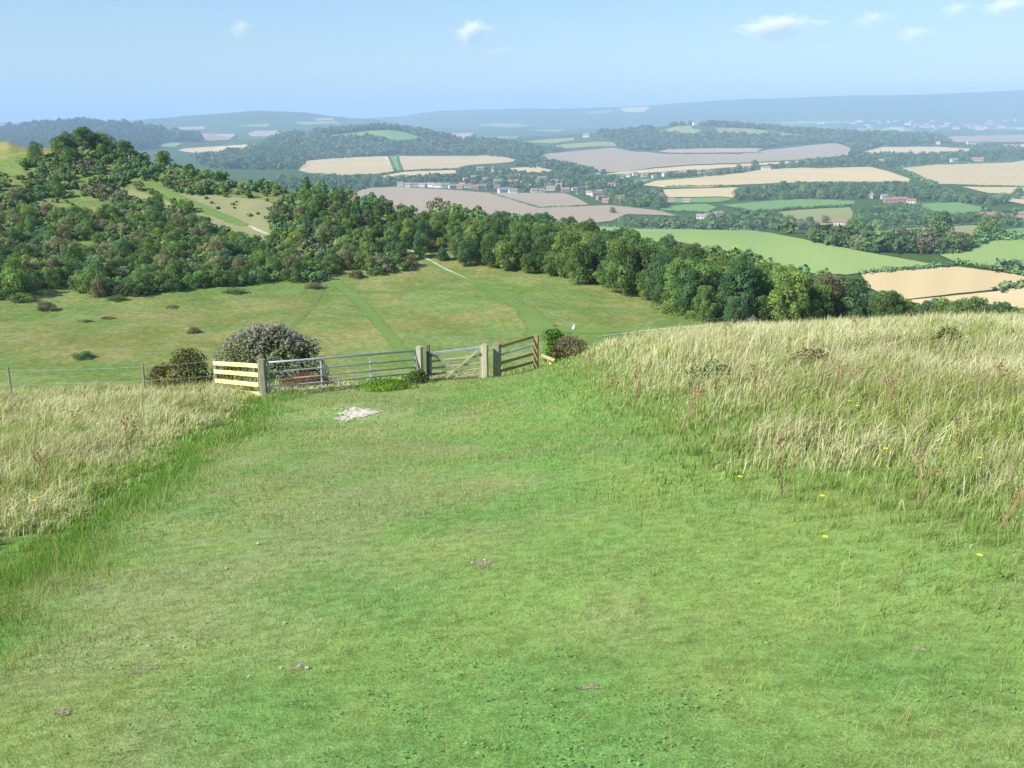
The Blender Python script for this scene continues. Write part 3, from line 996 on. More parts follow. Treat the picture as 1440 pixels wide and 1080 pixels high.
def crown_mesh(name, rx, h, z0, n, nleaf, size, seed, mat, cr=.36, **kw):
    V, F, C = leaf_cloud(crown_clumps(rx, h, z0, n, seed, cr=cr), nleaf, size, seed + 1, **kw)
    return np_mesh(name, V, F, mat, C)


def trunk_mesh(h, r, seed, spread=.35):
    g = random.Random(seed)
    bm = bmesh.new()
    pts = [(0, 0, -.4)]; rad = [r * 1.35]
    x = y = 0
    for i in range(1, 6):
        x += g.uniform(-.04, .04) * h; y += g.uniform(-.04, .04) * h
        pts.append((x, y, h * i / 5)); rad.append(r * (1 - .14 * i))
    add_tube(bm, pts, rad, 7)
    for k in range(5):
        a = k * 1.25 + g.uniform(-.3, .3); z = h * g.uniform(.45, .95)
        L = h * g.uniform(.5, .8)
        p0 = Vector((x * z / h, y * z / h, z)); p1 = p0 + Vector((math.cos(a) * L * spread * 1.2, math.sin(a) * L * spread * 1.2, L * .5)); p2 = p1 + Vector((math.cos(a + .4) * L * .3, math.sin(a + .4) * L * .3, L * .35))
        add_tube(bm, [p0, p1, p2], [r * .5, r * .3, r * .12], 5)
    me = bpy.data.meshes.new("trunk"); bm.to_mesh(me); bm.free(); me.materials.append(M_BARK)
    return me


# prototypes (unit in metres at scale 1)
TREE = [(crown_mesh("crown", 4.2, 8.6, 1.0, 36, 6500, .44, 300 + i, M_CROWN, cr=.29), trunk_mesh(5.5, .28, 400 + i)) for i in range(5)]
BUSH = [(crown_mesh("crown", 2.4, 3.3, .0, 17, 2800, .28, 500 + i, M_CROWN, cr=.33), trunk_mesh(1.6, .10, 600 + i, .6)) for i in range(5)]
FART = [crown_mesh("far_tree", 6.2, 12.5, .2, 24, 2600, 1.0, 700 + i, M_CROWNFAR, cr=.40) for i in range(5)]
CROWNS = [t[0] for t in TREE]


def plant(kind, name, loc, sc, col, label, cat, group, rz=None, parts=True):
    """tree or bush with its own crown and trunk"""
    mc, mt = kind[rnd.randrange(len(kind))]
    r = empty(name, loc, rnd.uniform(0, 6.28) if rz is None else rz)
    r.scale = sc
    c = link("crown", mc, r); c.color = (*col, 1)
    t = link("trunk", mt, r)
    tag(r, label, cat, group)
    return r


CG = [((0.140, 0.234, 0.086), "dark green"), ((0.190, 0.298, 0.101), "mid green"), ((0.246, 0.341, 0.105), "yellowish green"), ((0.225, 0.206, 0.140), "brownish"), ((0.133, 0.249, 0.126), "blue-green"), ((0.281, 0.305, 0.188), "grey-green")]

# ------------------------------------------------------------------ scrub hill
SCRUB = [(-60, 250), (0, 240), (60, 222), (115, 203), (160, 210), (215, 232), (270, 240), (330, 250), (380, 262), (430, 275), (500, 290), (560, 300), (575, 345), (540, 352), (585, 372), (560, 385),
         (470, 380), (450, 398), (380, 396), (330, 404), (250, 408), (200, 416), (130, 418), (70, 405), (0, 422), (-60, 430)]
RIDES = [[(187, 257), (230, 270), (280, 292), (320, 308), (350, 318), (385, 334), (430, 366)], [(178, 270), (215, 282), (236, 290)]]


def dist_line(u, v, line):
    d = np.full(np.shape(u), 1e9)
    for (x0, y0), (x1, y1) in zip(line[:-1], line[1:]):
        L2 = (x1 - x0) ** 2 + (y1 - y0) ** 2
        t = np.clip(((u - x0) * (x1 - x0) + (v - y0) * (y1 - y0)) / L2, 0, 1)
        d = np.minimum(d, np.hypot(u - x0 - t * (x1 - x0), v - y0 - t * (y1 - y0)))
    return d


def region_name(u, v):
    a = "left" if u < 190 else ("middle" if u < 390 else "right")
    b = "crest" if v < 262 else ("upper slope" if v < 320 else ("lower slope" if v < 375 else "foot"))
    return f"{a} of the {b}" if b != "foot" else f"{a} part of the foot"


def scrub():
    pts = []
    tries = 0
    N = 900
    U = rg.uniform(-50, 590, 14000); V = rg.uniform(200, 422, 14000)
    ok = in_poly(U, V, SCRUB)
    dr = np.minimum(dist_line(U, V, RIDES[0]), dist_line(U, V, RIDES[1]))
    inc = in_poly(U, V, CLEAR); inc2 = in_poly(U, V, CLEAR2)
    nz = fbm(U, V * 1.8, 42, 201)
    prob = np.where(inc, .04, np.where(inc2, .06, .05 + .9 * sm(.36, .51, nz)))
    prob = np.where(dr < 6 + 0.02 * (V - 200), 0, prob)
    prob = np.maximum(prob, np.where((V > 350) & (dr > 8) & ~inc, .12 + .8 * sm(.28, .45, nz), 0))
    ok &= rg.random(len(U)) < prob
    U = U[ok]; V = V[ok]; inc = (inc | inc2)[ok]
    W = hit(U, V)
    for u, v, w, i_ in zip(U, V, W, inc):
        if np.isnan(w[1]) or w[1] > 380: continue
        size = rnd.uniform(.34, .95) * (1.15 if v > 350 else 1.0)
        if i_: size *= .45
        if v < 235 and u < 260: size *= 1.3
        # keep a little distance
        bad = False
        for q in pts:
            if abs(q[2][0] - w[0]) < 6 and math.hypot(q[2][0] - w[0], q[2][1] - w[1]) < 2.0 * (size + q[3]) * .62:
                bad = True; break
        if not bad:
            pts.append((u, v, w, size))
    pts.sort(key=lambda q: -q[3] / q[2][1])
    big = pts[:290]; rest = pts[290:]
    for u, v, w, s in big:
        ci = rnd.choices(range(6), [6, 5, 1.6, 1.2, 3, 1.6])[0]
        col, cn = CG[ci]
        j = rnd.uniform(.85, 1.2)
        tall = rnd.random() < .3 or (v < 230)
        sz = (s, s, s * (rnd.uniform(1.2, 1.5) if tall else rnd.uniform(.85, 1.1)))
        lab = f"{'tall' if tall else 'low'} {cn} scrub bush on the {region_name(u, v)} of the scrub hill"
        plant(BUSH, "scrub_bush", (w[0], w[1], w[2] - .15), sz, tuple(c * j for c in col), lab, "bush", "scrub bushes on the left hill")
    # remainder as one mass
    Vs = []; Fs = []; Cs = []; o = 0
    for u, v, w, s in rest + []:
        col, _ = CG[rnd.choices(range(6), [6, 5, 1.6, 1.2, 3, 1.6])[0]]
        cl = crown_clumps(2.2 * s, 3.0 * s * rnd.uniform(.8, 1.2), 0, 6, rnd.randrange(10 ** 6))
        a, f, c = leaf_cloud(cl, 260, .62 * s + .15, rnd.randrange(10 ** 6))
        Vs.append(a + w - np.array([0, 0, .1])); Fs.append(f + o); Cs.append(c * np.array(col)); o += len(a)
    if Vs:
        me = np_mesh("scrub", np.vstack(Vs), np.vstack(Fs), M_BLADE, np.vstack(Cs))
        tag(link("scrub", me), "smaller scrub filling the gaps between the bushes on the left hill", "scrub", kind="stuff")


scrub()

# specimen trees on the hill crest
for u, v, sc, ci, lab in [(118, 212, .95, 0, "dark rounded tree crowning the peak of the scrub hill"), (140, 214, .8, 1, "green tree just right of the tree on the hill peak"),
                          (92, 216, .7, 0, "dark tree just left of the tree on the hill peak"), (178, 224, .75, 0, "round tree on the crest below the peak"), (258, 240, .8, 1, "leafy tree on the crest left of the lone round trees"),
                          (325, 246, .85, 0, "large dark round tree on the ridge, left of a smaller one"), (371, 256, .62, 1, "smaller round tree on the ridge right of the large dark one"), (231, 236, .7, 1, "green tree on the crest half way to the lone round trees"),
                          (438, 272, .55, 1, "small round tree on the ridge where the wood begins")]:
    w = hit([u], [v])[0]
    if not np.isnan(w[1]) and w[1] < 420:
        plant(TREE, "tree", (w[0], w[1], w[2] - .3), (sc, sc, sc * .85), CG[ci][0], lab, "tree", "trees on the crest of the scrub hill")

# ------------------------------------------------------------------ the wood on the right
WOOD_BASE = [(455, 345), (520, 352), (578, 368), (600, 345), (640, 368), (700, 378), (780, 390), (850, 405), (905, 418), (940, 440), (1000, 452), (1060, 458), (1150, 460), (1300, 452), (1420, 446), (1500, 446)]


def wood():
    # world positions: march back from the front edge of the wood
    fb = np.array(WOOD_BASE, float)
    cand = []
    for u in np.arange(440, 1440, 2.2):
        v = np.interp(u, fb[:, 0], fb[:, 1])
        w = hit([u], [min(v, 458)])[0]
        if np.isnan(w[1]): continue
        s = w[0] / w[1]
        y0 = min(w[1], 255, float(np.interp(u, [1100, 1250, 1500], [400, 172, 160])))
        back = np.interp(u, [440, 560, 700, 900, 1100, 1500], [300, 285, 275, 236, 214, 200])
        y = y0 + 1
        while y < back + 8:
            cand.append((s * y + rnd.uniform(-2.5, 2.5), y + rnd.uniform(-2.5, 2.5), u, y - y0))
            y += 3.6
    rnd.shuffle(cand)
    kept = []
    for c in cand:
        front = c[3] < 4
        dmin = 3.5 if c[2] > 640 else 4.2
        if c[2] < 600 and rnd.random() < .3: continue
        if all(math.hypot(c[0] - k[0], c[1] - k[1]) > dmin for k in kept): kept.append(c)
    # nearest first
    kept.sort(key=lambda c: c[3])
    for i, (x, y, u, d) in enumerate(kept[:295]):
        z = float(Hg(np.array([x]), np.array([y]))[0])
        s = rnd.uniform(.80, .98)
        if u < 600: s *= .62
        elif u < 700: s *= .8
        s *= float(np.interp(u, [640, 800, 1130, 1300, 1400], [1.0, 1.16, 1.12, 1.06, 1.08]))
        if d < 3 and rnd.random() < .4: s *= .65
        ci = rnd.choices(range(6), [6, 7, 2.6, .25 if d > 6 else .9, 3.5, .4])[0]
        col, cn = CG[ci]
        j = rnd.uniform(.8, 1.15)
        row = "front edge" if d < 5 else ("middle rows" if d < 20 else "back rows")
        part = "left end" if u < 640 else ("left half" if u < 860 else ("right half" if u < 1100 else "right end"))
        sz = "small" if s < .6 else ("broad" if s > .88 else "mid-sized")
        plant(TREE, "tree", (x, y, z - .3), (s * .74, s * .74, s * rnd.uniform(.78, 1.04)), tuple(c * j for c in col), f"{sz} {cn} tree in the {row} of the wood, {part}", "tree", "trees of the wood below the meadow")
    rest = kept[295:]
    Vs = []; Fs = []; Cs = []; o = 0
    for x, y, u, d in rest:
        z = float(Hg(np.array([x]), np.array([y]))[0]); s = rnd.uniform(.72, 1.0) * (.6 if u < 600 else float(np.interp(u, [1130, 1400], [1.1, .6])))
        col, _ = CG[rnd.choices(range(6), [6, 6, 2, 0.5, 4, .5])[0]]
        a, f, c = leaf_cloud(crown_clumps(3.1 * s, 8.0 * s, 1, 12, rnd.randrange(10 ** 6)), 500, 1.1 * s, rnd.randrange(10 ** 6))
        Vs.append(a + np.array([x, y, z])); Fs.append(f + o); Cs.append(c * np.array(col)); o += len(a)
    if Vs:
        me = np_mesh("woodland", np.vstack(Vs), np.vstack(Fs), M_BLADE, np.vstack(Cs))
        tag(link("woodland", me), "rearmost trees of the wood on the slope behind", "wood", kind="stuff")
    print("wood", len(kept))


wood()

# meadow bushes
for u, v, s, fl, ci, lab in [(118, 503, .62, .45, 4, "flat dark bush alone in the lower left meadow"), (273, 468, .50, .55, 3, "small brown-green bush in the meadow above the grey bush"),
                             (66, 436, .75, .6, 3, "low grey-brown bush at the left edge of the meadow"), (28, 424, .9, .5, 1, "wide low green bush below the scrub, far left"), (5, 412, .8, .7, 0, "dark bush at the left edge under the scrub"),
                             (240, 432, .5, .3, 5, "low patch of scrub in the upper left meadow"), (120, 452, .55, .22, 5, "very low olive thicket in the left meadow"), (150, 448, .5, .22, 3, "very low brownish thicket in the left meadow"),
                             (165, 422, .7, .4, 0, "dark low bush where scrub meets meadow, left"), (440, 405, .7, .5, 3, "brown bush beside the short chalk path"), (330, 412, .9, .35, 1, "low green thicket below the scrub foot"),
                             (500, 390, .8, .6, 3, "brownish bush at the scrub edge beside the middle path"), (530, 386, .9, .5, 0, "dark low bush right of the brownish one at the scrub edge"), (570, 380, .8, .8, 0, "dark round bush at the right tip of the scrub"),
                             (948, 442, 1.0, .7, 2, "yellow-green bush at the near corner of the wood"), (975, 450, .7, .7, 2, "bright yellow-green bush at the foot of the wood"), (1040, 458, 1.0, .7, 5, "olive bush at the foot of the wood"),
                             (790, 388, .9, .8, 3, "brown bush at the front of the wood"), (838, 398, 1.0, .8, 3, "large brown bush further right at the front of the wood"), (601, 350, .9, .9, 3, "purplish brown bush by the chalk path at the wood"),
                             (620, 364, .7, .7, 3, "brown-green bush in front of the wood by the chalk path")]:
    w = hit([u], [v])[0]
    if not np.isnan(w[1]):
        plant(BUSH, "bush", (w[0], w[1], w[2] - .1), (s, s, s * fl), CG[ci][0], lab, "bush", None)

# white marker in the meadow
w = hit([806], [463])[0]
bm = bmesh.new()
add_bar(bm, (0, 0, -.1), (0.02, 0, .42), .42, .2, up=Vector((0, 1, 0)), bev=1, jit=.02)
add_bar(bm, (.1, 0, .3), (.14, 0, .8), .2, .14, up=Vector((0, 1, 0)), bev=1, jit=.01)
o = bm_obj("marker_stone", bm, M_WHITE); o.location = w
tag(o, "small white marker stone on the green track beyond the gates", "marker")

# ------------------------------------------------------------------ the valley: trees, hedges, woods, houses
VT = []  # u, v(base), scale, colour index, label


def belt(px, n, smin, smax, label, jitv=1.5, cis=(0, 1, 4, 5)):
    px = np.array(px, float)
    seg = np.abs(np.diff(px[:, 0])) + np.abs(np.diff(px[:, 1])) * 2; cum = np.insert(np.cumsum(seg), 0, 0)
    for i in range(n):
        t = (i + rnd.uniform(.1, .9)) / n * cum[-1]
        u = np.interp(t, cum, px[:, 0]); v = np.interp(t, cum, px[:, 1]) + rnd.uniform(-jitv, jitv)
        VT.append((u, v, rnd.uniform(smin, smax), rnd.choice(cis), label))


for u, v, s, c, lab in [(1323, 331, 1.4, 0, "big dark spreading tree in the dry pasture"), (1388, 333, 1.3, 0, "second big dark tree, right of the spreading one"), (1204, 338, 1.25, 0, "dark tree standing where two pastures meet"),
                        (1139, 318, 1.1, 0, "round tree left of the pink farmhouse"), (1160, 314, .9, 3, "brownish tree by the pink farmhouse"), (1430, 280, 1.6, 4, "tall lone tree at the far right edge"), (1301, 354, 1.2, 3, "dark purple tree in the copse"),
                        (1100, 327, 1.1, 0, "dark tree right of the red and white cottage"), (862, 300, .8, 4, "lone tree on the corner of the grey field"), (874, 316, 1.1, 0, "dark tree at the left end of the belt"), (888, 316, 1.1, 4, "second dark tree at the left end of the belt"),
                        (1280, 318, .9, 2, "bright yellow-green tree in the parkland clump")]:
    VT.append((u, v, s, c, lab))



belt([(868, 318), (900, 320), (960, 321.5), (1060, 322)], 20, .6, 1.0, "valley tree in the belt along the top of the bright green field", 1)
belt([(985, 313), (1040, 314), (1100, 316), (1130, 326)], 14, .8, 1.2, "valley tree right of the long pale farm row", 3)
belt([(875, 288), (935, 290)], 9, 1.0, 1.5, "valley tree in the dense round clump right of the village", 5)
belt([(885, 280), (930, 281)], 7, 1.1, 1.5, "valley tree at the back of the round clump right of the village", 2)
belt([(1035, 281), (1090, 278), (1200, 276), (1300, 280), (1380, 286), (1420, 288)], 34, 1.1, 1.7, "valley tree in the long dark belt below the wheat fields", 4, (0, 4, 0, 1))
belt([(1060, 270), (1200, 266), (1300, 270)], 18, 1.0, 1.5, "valley tree along the back of the long dark belt", 2, (0, 4))
belt([(1195, 318), (1240, 320), (1300, 316)], 12, 1.0, 1.6, "valley tree in the parkland clump right of the pink house", 5, (0, 4, 1))
belt([(1215, 303), (1300, 306)], 10, 1.1, 1.6, "valley tree at the back of the parkland clump", 4, (0, 4))
belt([(1140, 338), (1200, 348), (1260, 358), (1330, 368)], 18, .45, .8, "valley tree along the right edge of the bright green field", 2)
belt([(1235, 350), (1290, 352), (1355, 352)], 14, .7, 1.1, "valley tree in the copse above the right-hand pasture", 4, (0, 1, 3))
belt([(1340, 308), (1380, 310), (1438, 316)], 10, .6, .9, "valley tree among the red-roofed farms at the right", 3)
belt([(645, 245), (700, 252), (740, 256)], 14, .8, 1.3, "village tree among the church-side houses", 4)
belt([(660, 262), (740, 266), (800, 266), (840, 275)], 18, .8, 1.2, "village tree among the middle houses", 5, (0, 4, 1))
belt([(780, 262), (850, 268), (870, 284)], 14, .9, 1.3, "village tree on the right side of the village", 6, (0, 4, 1))
belt([(755, 248), (830, 252), (900, 262)], 14, 1.0, 1.5, "village tree on the far edge of the village", 3, (0, 4))
belt([(380, 258), (450, 258), (540, 262), (620, 255)], 22, 1.0, 1.6, "valley tree in the belt below the left wheat field", 4, (0, 4))
belt([(935, 248), (1000, 246), (1060, 240)], 14, .9, 1.4, "valley tree in the hamlet belt above the long wheat field", 2)
belt([(1060, 236), (1150, 234), (1230, 230), (1300, 232)], 20, 1.2, 1.9, "valley tree in the belt at the far side of the long wheat field", 2, (0, 4))
belt([(1240, 222), (1330, 226), (1440, 222)], 20, 1.3, 2.0, "valley tree in the upper right belt beyond the wheat", 3, (0, 4))
belt([(930, 263), (1050, 262)], 8, .6, 1.3, "hedgerow tree between the two wheat fields", .5)
belt([(925, 213.5), (1080, 215)], 9, .9, 1.6, "hedgerow tree on the line across the ploughed field", .4)
belt([(1320, 203), (1440, 206)], 10, 1.2, 1.8, "distant tree by the pale field at the far right", 1.5)
def valley_trees():
    pts = hit([q[0] for q in VT], [q[1] for q in VT])
    # trees stay on the ground they are seen against; those hidden behind the wood are left out
    n = 0
    for (u, v, s, ci, lab), w in zip(VT, pts):
        if np.isnan(w[1]) or w[1] < 700: continue
        if n >= 300: break
        n += 1
        o = link("valley_tree", FART[rnd.randrange(5)])
        o.location = (w[0], w[1], w[2] - .3)
        o.rotation_euler = (0, 0, rnd.uniform(0, 6.28))
        f = s * 1.12
        o.scale = (f, f, f * rnd.uniform(.8, 1.05))
        j = rnd.uniform(.8, 1.1)
        c = CG[ci][0]
        o.color = (c[0] * j, c[1] * j, c[2] * j, 1)
        tag(o, lab, "tree", "trees in the valley")
    print("valley trees", n)


valley_trees()


def wood_stuff(name, poly, n, s, label, seed, col=(.105, .165, .065), ymin=700, sp=1.0):
    g = np.random.default_rng(seed)
    pp = np.array(poly)
    U = g.uniform(pp[:, 0].min(), pp[:, 0].max(), n * 4); V = g.uniform(pp[:, 1].min(), pp[:, 1].max(), n * 4)
    k = in_poly(U, V, poly); U = U[k][:n]; V = V[k][:n]
    W = hit(U, V, ymin)
    Vs = []; Fs = []; Cs = []; o = 0
    for w in W:
        if np.isnan(w[1]) or w[1] < 700: continue
        q = s * g.uniform(.7, 1.3) * (1 + max(0, w[1] - 5000) / 6000)
        a, f, c = leaf_cloud([(0, 0, q * .5, q * .6, q * .5), (q * .3, q * .2, q * .3, q * .4, q * .35), (-q * .35, -q * .1, q * .35, q * .4, q * .35)], 26, q * .62, int(g.integers(1e6)), colj=.15)
        Vs.append(a + w); Fs.append(f + o); Cs.append(c * np.array(col) * g.uniform(.75, 1.3)); o += len(a)
    me = np_mesh(name, np.vstack(Vs), np.vstack(Fs), M_BLADE, np.vstack(Cs))
    tag(link(name, me), label, "wood", kind="stuff")


wood_stuff("woodland", [(270, 222), (330, 213), (365, 206), (400, 188), (460, 192.5), (467, 195), (523, 194), (540, 199), (563, 203), (597, 197), (600, 188), (640, 196), (720, 200), (765, 222), (735, 226), (697, 216), (545, 219), (430, 226), (418, 240), (300, 238)], 1500, 20, "wooded lower slopes of the centre hill with the green field", 801)
wood_stuff("woodland", [(440, 187), (500, 181), (545, 179.5), (590, 185), (640, 196), (600, 194), (572, 186), (550, 182.5), (522, 183.5), (455, 190)], 420, 20, "narrow wood along the crest of the centre hill", 802)
wood_stuff("woodland", [(840, 188), (918, 181), (920, 189), (960, 192), (990, 191), (1040, 191), (1128, 195), (1140, 190), (1090, 185), (1200, 188), (1320, 192), (1340, 202), (1240, 206), (1205, 214), (1190, 204), (1160, 201), (1073, 208), (997, 208), (920, 212), (885, 211), (870, 205)], 1900, 20, "broad wood covering the hill right of centre", 803)
wood_stuff("woodland", [(925, 179.5), (960, 175.5), (1000, 173.5), (1060, 177.5), (1120, 182.5), (1200, 187), (1090, 184.5), (1040, 179.5), (990, 177), (975, 175.5), (948, 177.5)], 380, 17, "thin line of wood along the top of the hill right of centre", 804)
wood_stuff("woodland", [(0, 184), (60, 177), (110, 174), (170, 177), (230, 185), (275, 192), (285, 200), (230, 200), (215, 210), (120, 215), (0, 215)], 1300, 30, "dark wooded hill behind the scrub hill at far left", 805, (.06, .10, .05), 3500)
wood_stuff("woodland", [(640, 216), (760, 226), (760, 216), (800, 212), (755, 210), (735, 204), (700, 202), (640, 200)], 420, 18, "wood between the centre hill and the ploughed field", 806)
wood_stuff("woodland", [(735, 226), (762, 226), (850, 246), (800, 246), (775, 238), (715, 235)], 160, 15, "trees filling the dip left of the ploughed field", 807)
wood_stuff("woodland", [(1195, 222), (1200, 210), (1215, 219), (1300, 219), (1390, 213), (1440, 212), (1440, 220), (1300, 226), (1180, 232), (1120, 232)], 380, 16, "wood running along the far side of the wheat fields", 808)


for i, (poly, n, lab) in enumerate([
        ([(1035, 282), (1050, 268), (1100, 262), (1200, 262), (1300, 264), (1350, 272), (1420, 284), (1400, 290), (1340, 284), (1200, 280), (1100, 281)], 420, "dark belt of wood below the wheat fields, right of the village"),
        ([(878, 290), (882, 276), (905, 272), (930, 278), (938, 292)], 90, "dense round clump of trees right of the village"),
        ([(1200, 322), (1205, 302), (1250, 300), (1305, 308), (1312, 318), (1260, 321)], 150, "parkland trees around the yellow-green tree"),
        ([(1140, 342), (1200, 349), (1260, 360), (1330, 370), (1330, 364), (1255, 352), (1200, 341), (1140, 336)], 110, "scrubby belt along the bright green field's right edge"),
        ([(1235, 354), (1270, 342), (1310, 342), (1350, 346), (1350, 356), (1290, 362)], 120, "copse above the right-hand pasture"),
        ([(880, 320), (900, 312), (960, 316), (1060, 318), (1078, 324), (960, 323)], 120, "thick belt along the top of the bright green field"),
        ([(1000, 312), (1040, 300), (1090, 304), (1125, 322), (1110, 330), (1080, 322), (1020, 316)], 150, "trees between the pale farm row and the cottage"),
        ([(640, 250), (650, 240), (700, 238), (760, 247), (870, 252), (895, 262), (875, 282), (850, 272), (800, 262), (735, 268), (700, 260), (640, 258)], 330, "gardens and trees among the village houses"),
        ([(380, 262), (430, 250), (530, 252), (640, 247), (650, 255), (560, 262), (500, 268), (400, 266)], 260, "belt of trees under the left wheat field"),
        ([(1060, 238), (1160, 229), (1240, 222), (1320, 221), (1440, 216), (1440, 223), (1320, 230), (1250, 236), (1140, 235)], 330, "belt of trees beyond the long wheat field"),
        ([(935, 250), (960, 244), (1040, 240), (1060, 238), (1050, 243), (960, 251)], 90, "trees around the hamlet above the wheat"),
        ([(1320, 318), (1380, 300), (1440, 306), (1440, 320), (1390, 318)], 60, "garden trees at the red-roofed farms"),
        ([(1320, 206), (1340, 202), (1440, 204), (1440, 208), (1340, 209)], 60, "line of trees below the distant pale field")]):
    wood_stuff("tree_belt", poly, n, 9.5, lab, 850 + i, (.11, .17, .06), 700)


def hedge(px, h, w, label):
    px = np.array(px, float)
    seg = np.hypot(np.diff(px[:, 0]), np.diff(px[:, 1])); cum = np.insert(np.cumsum(seg), 0, 0)
    wp = hit(px[:, 0], px[:, 1])
    wp = wp[~np.isnan(wp[:, 1])]
    if len(wp) < 2: return
    cl = []
    for a, b in zip(wp[:-1], wp[1:]):
        L = np.linalg.norm(b - a); n = max(2, int(L / (w * .8)))
        for i in range(n):
            p = a + (b - a) * i / n
            zz = float(Hg(np.array([p[0]]), np.array([p[1]]))[0])
            q = rnd.uniform(.6, 1.3)
            cl.append((p[0] - wp[0][0] + rnd.uniform(-.2, .2) * w, p[1] - wp[0][1] + rnd.uniform(-.2, .2) * w, zz - wp[0][2] + h * .42 * q, w * .62, h * .52 * q))
    V, F, C = leaf_cloud(cl, min(9000, 26 * len(cl)), w * .55, rnd.randrange(10 ** 6))
    me = np_mesh("hedge", V, F, M_CROWNFAR, C)
    o = link("hedge", me); o.location = wp[0]; c = CG[rnd.choice((0, 4))][0]; o.color = (*c, 1)
    tag(o, label, "hedge")


hedge([(1211, 386), (1257, 381.5), (1327, 376), (1345, 372)], 3.5, 4, "hedge between the bright green field and the tan field")
hedge([(1345, 372), (1377, 377), (1440, 389), (1500, 396)], 4, 4, "hedge between the right pasture and the tan field")
hedge([(1402, 409), (1440, 402), (1500, 402)], 5, 7, "thick dark hedge splitting the two tan fields")
hedge([(1262, 238), (1280, 245), (1300, 255), (1317, 261)], 7, 11, "thick hedge slanting between the two wheat fields")
hedge([(527, 247), (566, 241), (642, 238)], 4, 9, "hedge along the bottom of the left wheat field")
hedge([(547, 221), (556, 241)], 3, 7, "hedge on the left of the green strip")
hedge([(559, 221), (565, 240)], 3, 7, "hedge on the right of the green strip")
hedge([(1350, 261.3), (1440, 262.8), (1500, 263)], 3, 7, "thin hedge below the right wheat field")
hedge([(1200, 325), (1307, 319), (1377, 316)], 4, 4, "hedge along the top of the dry pasture")
hedge([(1066, 299), (1120, 294), (1200, 290)], 5, 5, "hedge under the narrow green field")
hedge([(690, 272.5), (757, 292.5), (830, 289.5)], 2.5, 3.5, "thin hedge across the grey field")
hedge([(820, 317), (862, 319), (893, 321), (1060, 324)], 3, 4, "hedge along the top of the bright green field")
hedge([(937, 263.5), (1040, 262)], 4, 8, "hedge between the upper and lower pale wheat fields")
hedge([(926, 297.5), (995, 299.5)], 3.5, 4, "hedge under the small green field")
hedge([(925, 216), (1073, 215.5)], 3.5, 9, "hedge across the ploughed field")
hedge([(1292, 287), (1302, 297), (1327, 303), (1365, 301), (1440, 295)], 4, 5, "hedge round the deep green field")
hedge([(757, 215), (800, 209.5), (840, 206.5)], 5, 12, "hedge at the top left of the ploughed field")
hedge([(775, 203), (840, 198)], 6, 14, "hedge on the hillside left of the broad wood")
hedge([(1405, 382), (1440, 378), (1500, 376)], 7, 9, "dark hedge at the right end of the pasture")
hedge([(1375, 333), (1440, 334), (1500, 332)], 5, 6, "hedge above the right pasture")


hedge([(1123, 257.5), (1190, 257.5), (1277, 257.5)], 4, 7, "hedge along the foot of the long wheat field")
hedge([(900, 260.5), (920, 254.5), (987, 249.5)], 4, 7, "hedge on the upper left side of the long wheat field")
hedge([(1262, 237), (1317, 231.5), (1422, 228.5)], 5, 9, "hedge along the top of the right wheat field")
hedge([(1148, 333), (1197, 336)], 4, 4, "hedge under the narrow dry pasture")
hedge([(1072, 302), (1085, 313), (1140, 319)], 4, 4, "hedge round the left end of the dry field")
hedge([(1208, 219), (1250, 219.3), (1317, 218.5)], 6, 12, "hedge under the small far wheat field")
hedge([(850, 248), (920, 244.3), (980, 240.3)], 4, 8, "hedge under the pale strip below the ploughed field")
hedge([(1317, 357.5), (1359, 353.5), (1390, 339.5), (1440, 336.5)], 5, 5, "hedge at the top of the right-hand pasture")
hedge([(438, 245.5), (480, 248.5), (527, 246.5)], 5, 9, "hedge at the foot of the left wheat field")

# houses -------------------------------------------------------------
def house_meshes():
    L, W_, Hh, rh = 11.0, 7.0, 4.8, 3.0
    out = {}
    bm = bmesh.new()
    v = [bm.verts.new(p) for p in [(-L / 2, -W_ / 2, -.5), (L / 2, -W_ / 2, -.5), (L / 2, W_ / 2, -.5), (-L / 2, W_ / 2, -.5), (-L / 2, -W_ / 2, Hh), (L / 2, -W_ / 2, Hh), (L / 2, W_ / 2, Hh), (-L / 2, W_ / 2, Hh), (-L / 2, 0, Hh + rh - .1), (L / 2, 0, Hh + rh - .1)]]
    for f in [(0, 1, 5, 4), (2, 3, 7, 6), (1, 2, 6, 9, 5), (3, 0, 4, 8, 7), (3, 2, 1, 0)]:
        bm.faces.new([v[i] for i in f])
    out['wall'] = bm
    bm = bmesh.new(); e = .45; t = .2
    pts = []
    for x in (-L / 2 - e, L / 2 + e):
        for (yy, zz) in [(-W_ / 2 - e, Hh - e * rh / (W_ / 2)), (0, Hh + rh), (W_ / 2 + e, Hh - e * rh / (W_ / 2)), (W_ / 2 + e, Hh - e * rh / (W_ / 2) + t), (0, Hh + rh + t), (-W_ / 2 - e, Hh - e * rh / (W_ / 2) + t)]:
            pts.append(bm.verts.new((x, yy, zz)))
    for i in range(6):
        bm.faces.new([pts[i], pts[(i + 1) % 6], pts[6 + (i + 1) % 6], pts[6 + i]])
    bm.faces.new(pts[:3] + pts[3:6]); bm.faces.new(pts[6:12])
    out['roof'] = bm
    bm = bmesh.new(); add_bar(bm, (L * .3, .3, Hh + 1.5), (L * .3, .3, Hh + rh + 1.3), .9, .7, up=Vector((0, 1, 0))); out['chimney'] = bm
    return out


_hm = {}
for k, bm in house_meshes().items():
    me = bpy.data.meshes.new(k); bmesh.ops.recalc_face_normals(bm, faces=bm.faces); bm.to_mesh(me); bm.free(); _hm[k] = me


def win_mesh(name, w, h, mat):
    bm = bmesh.new(); add_bar(bm, (-w / 2, 0, 0), (w / 2, 0, 0), .08, h)
    me = bpy.data.meshes.new(name); bmesh.ops.recalc_face_normals(bm, faces=bm.faces); bm.to_mesh(me); bm.free(); me.materials.append(mat); return me


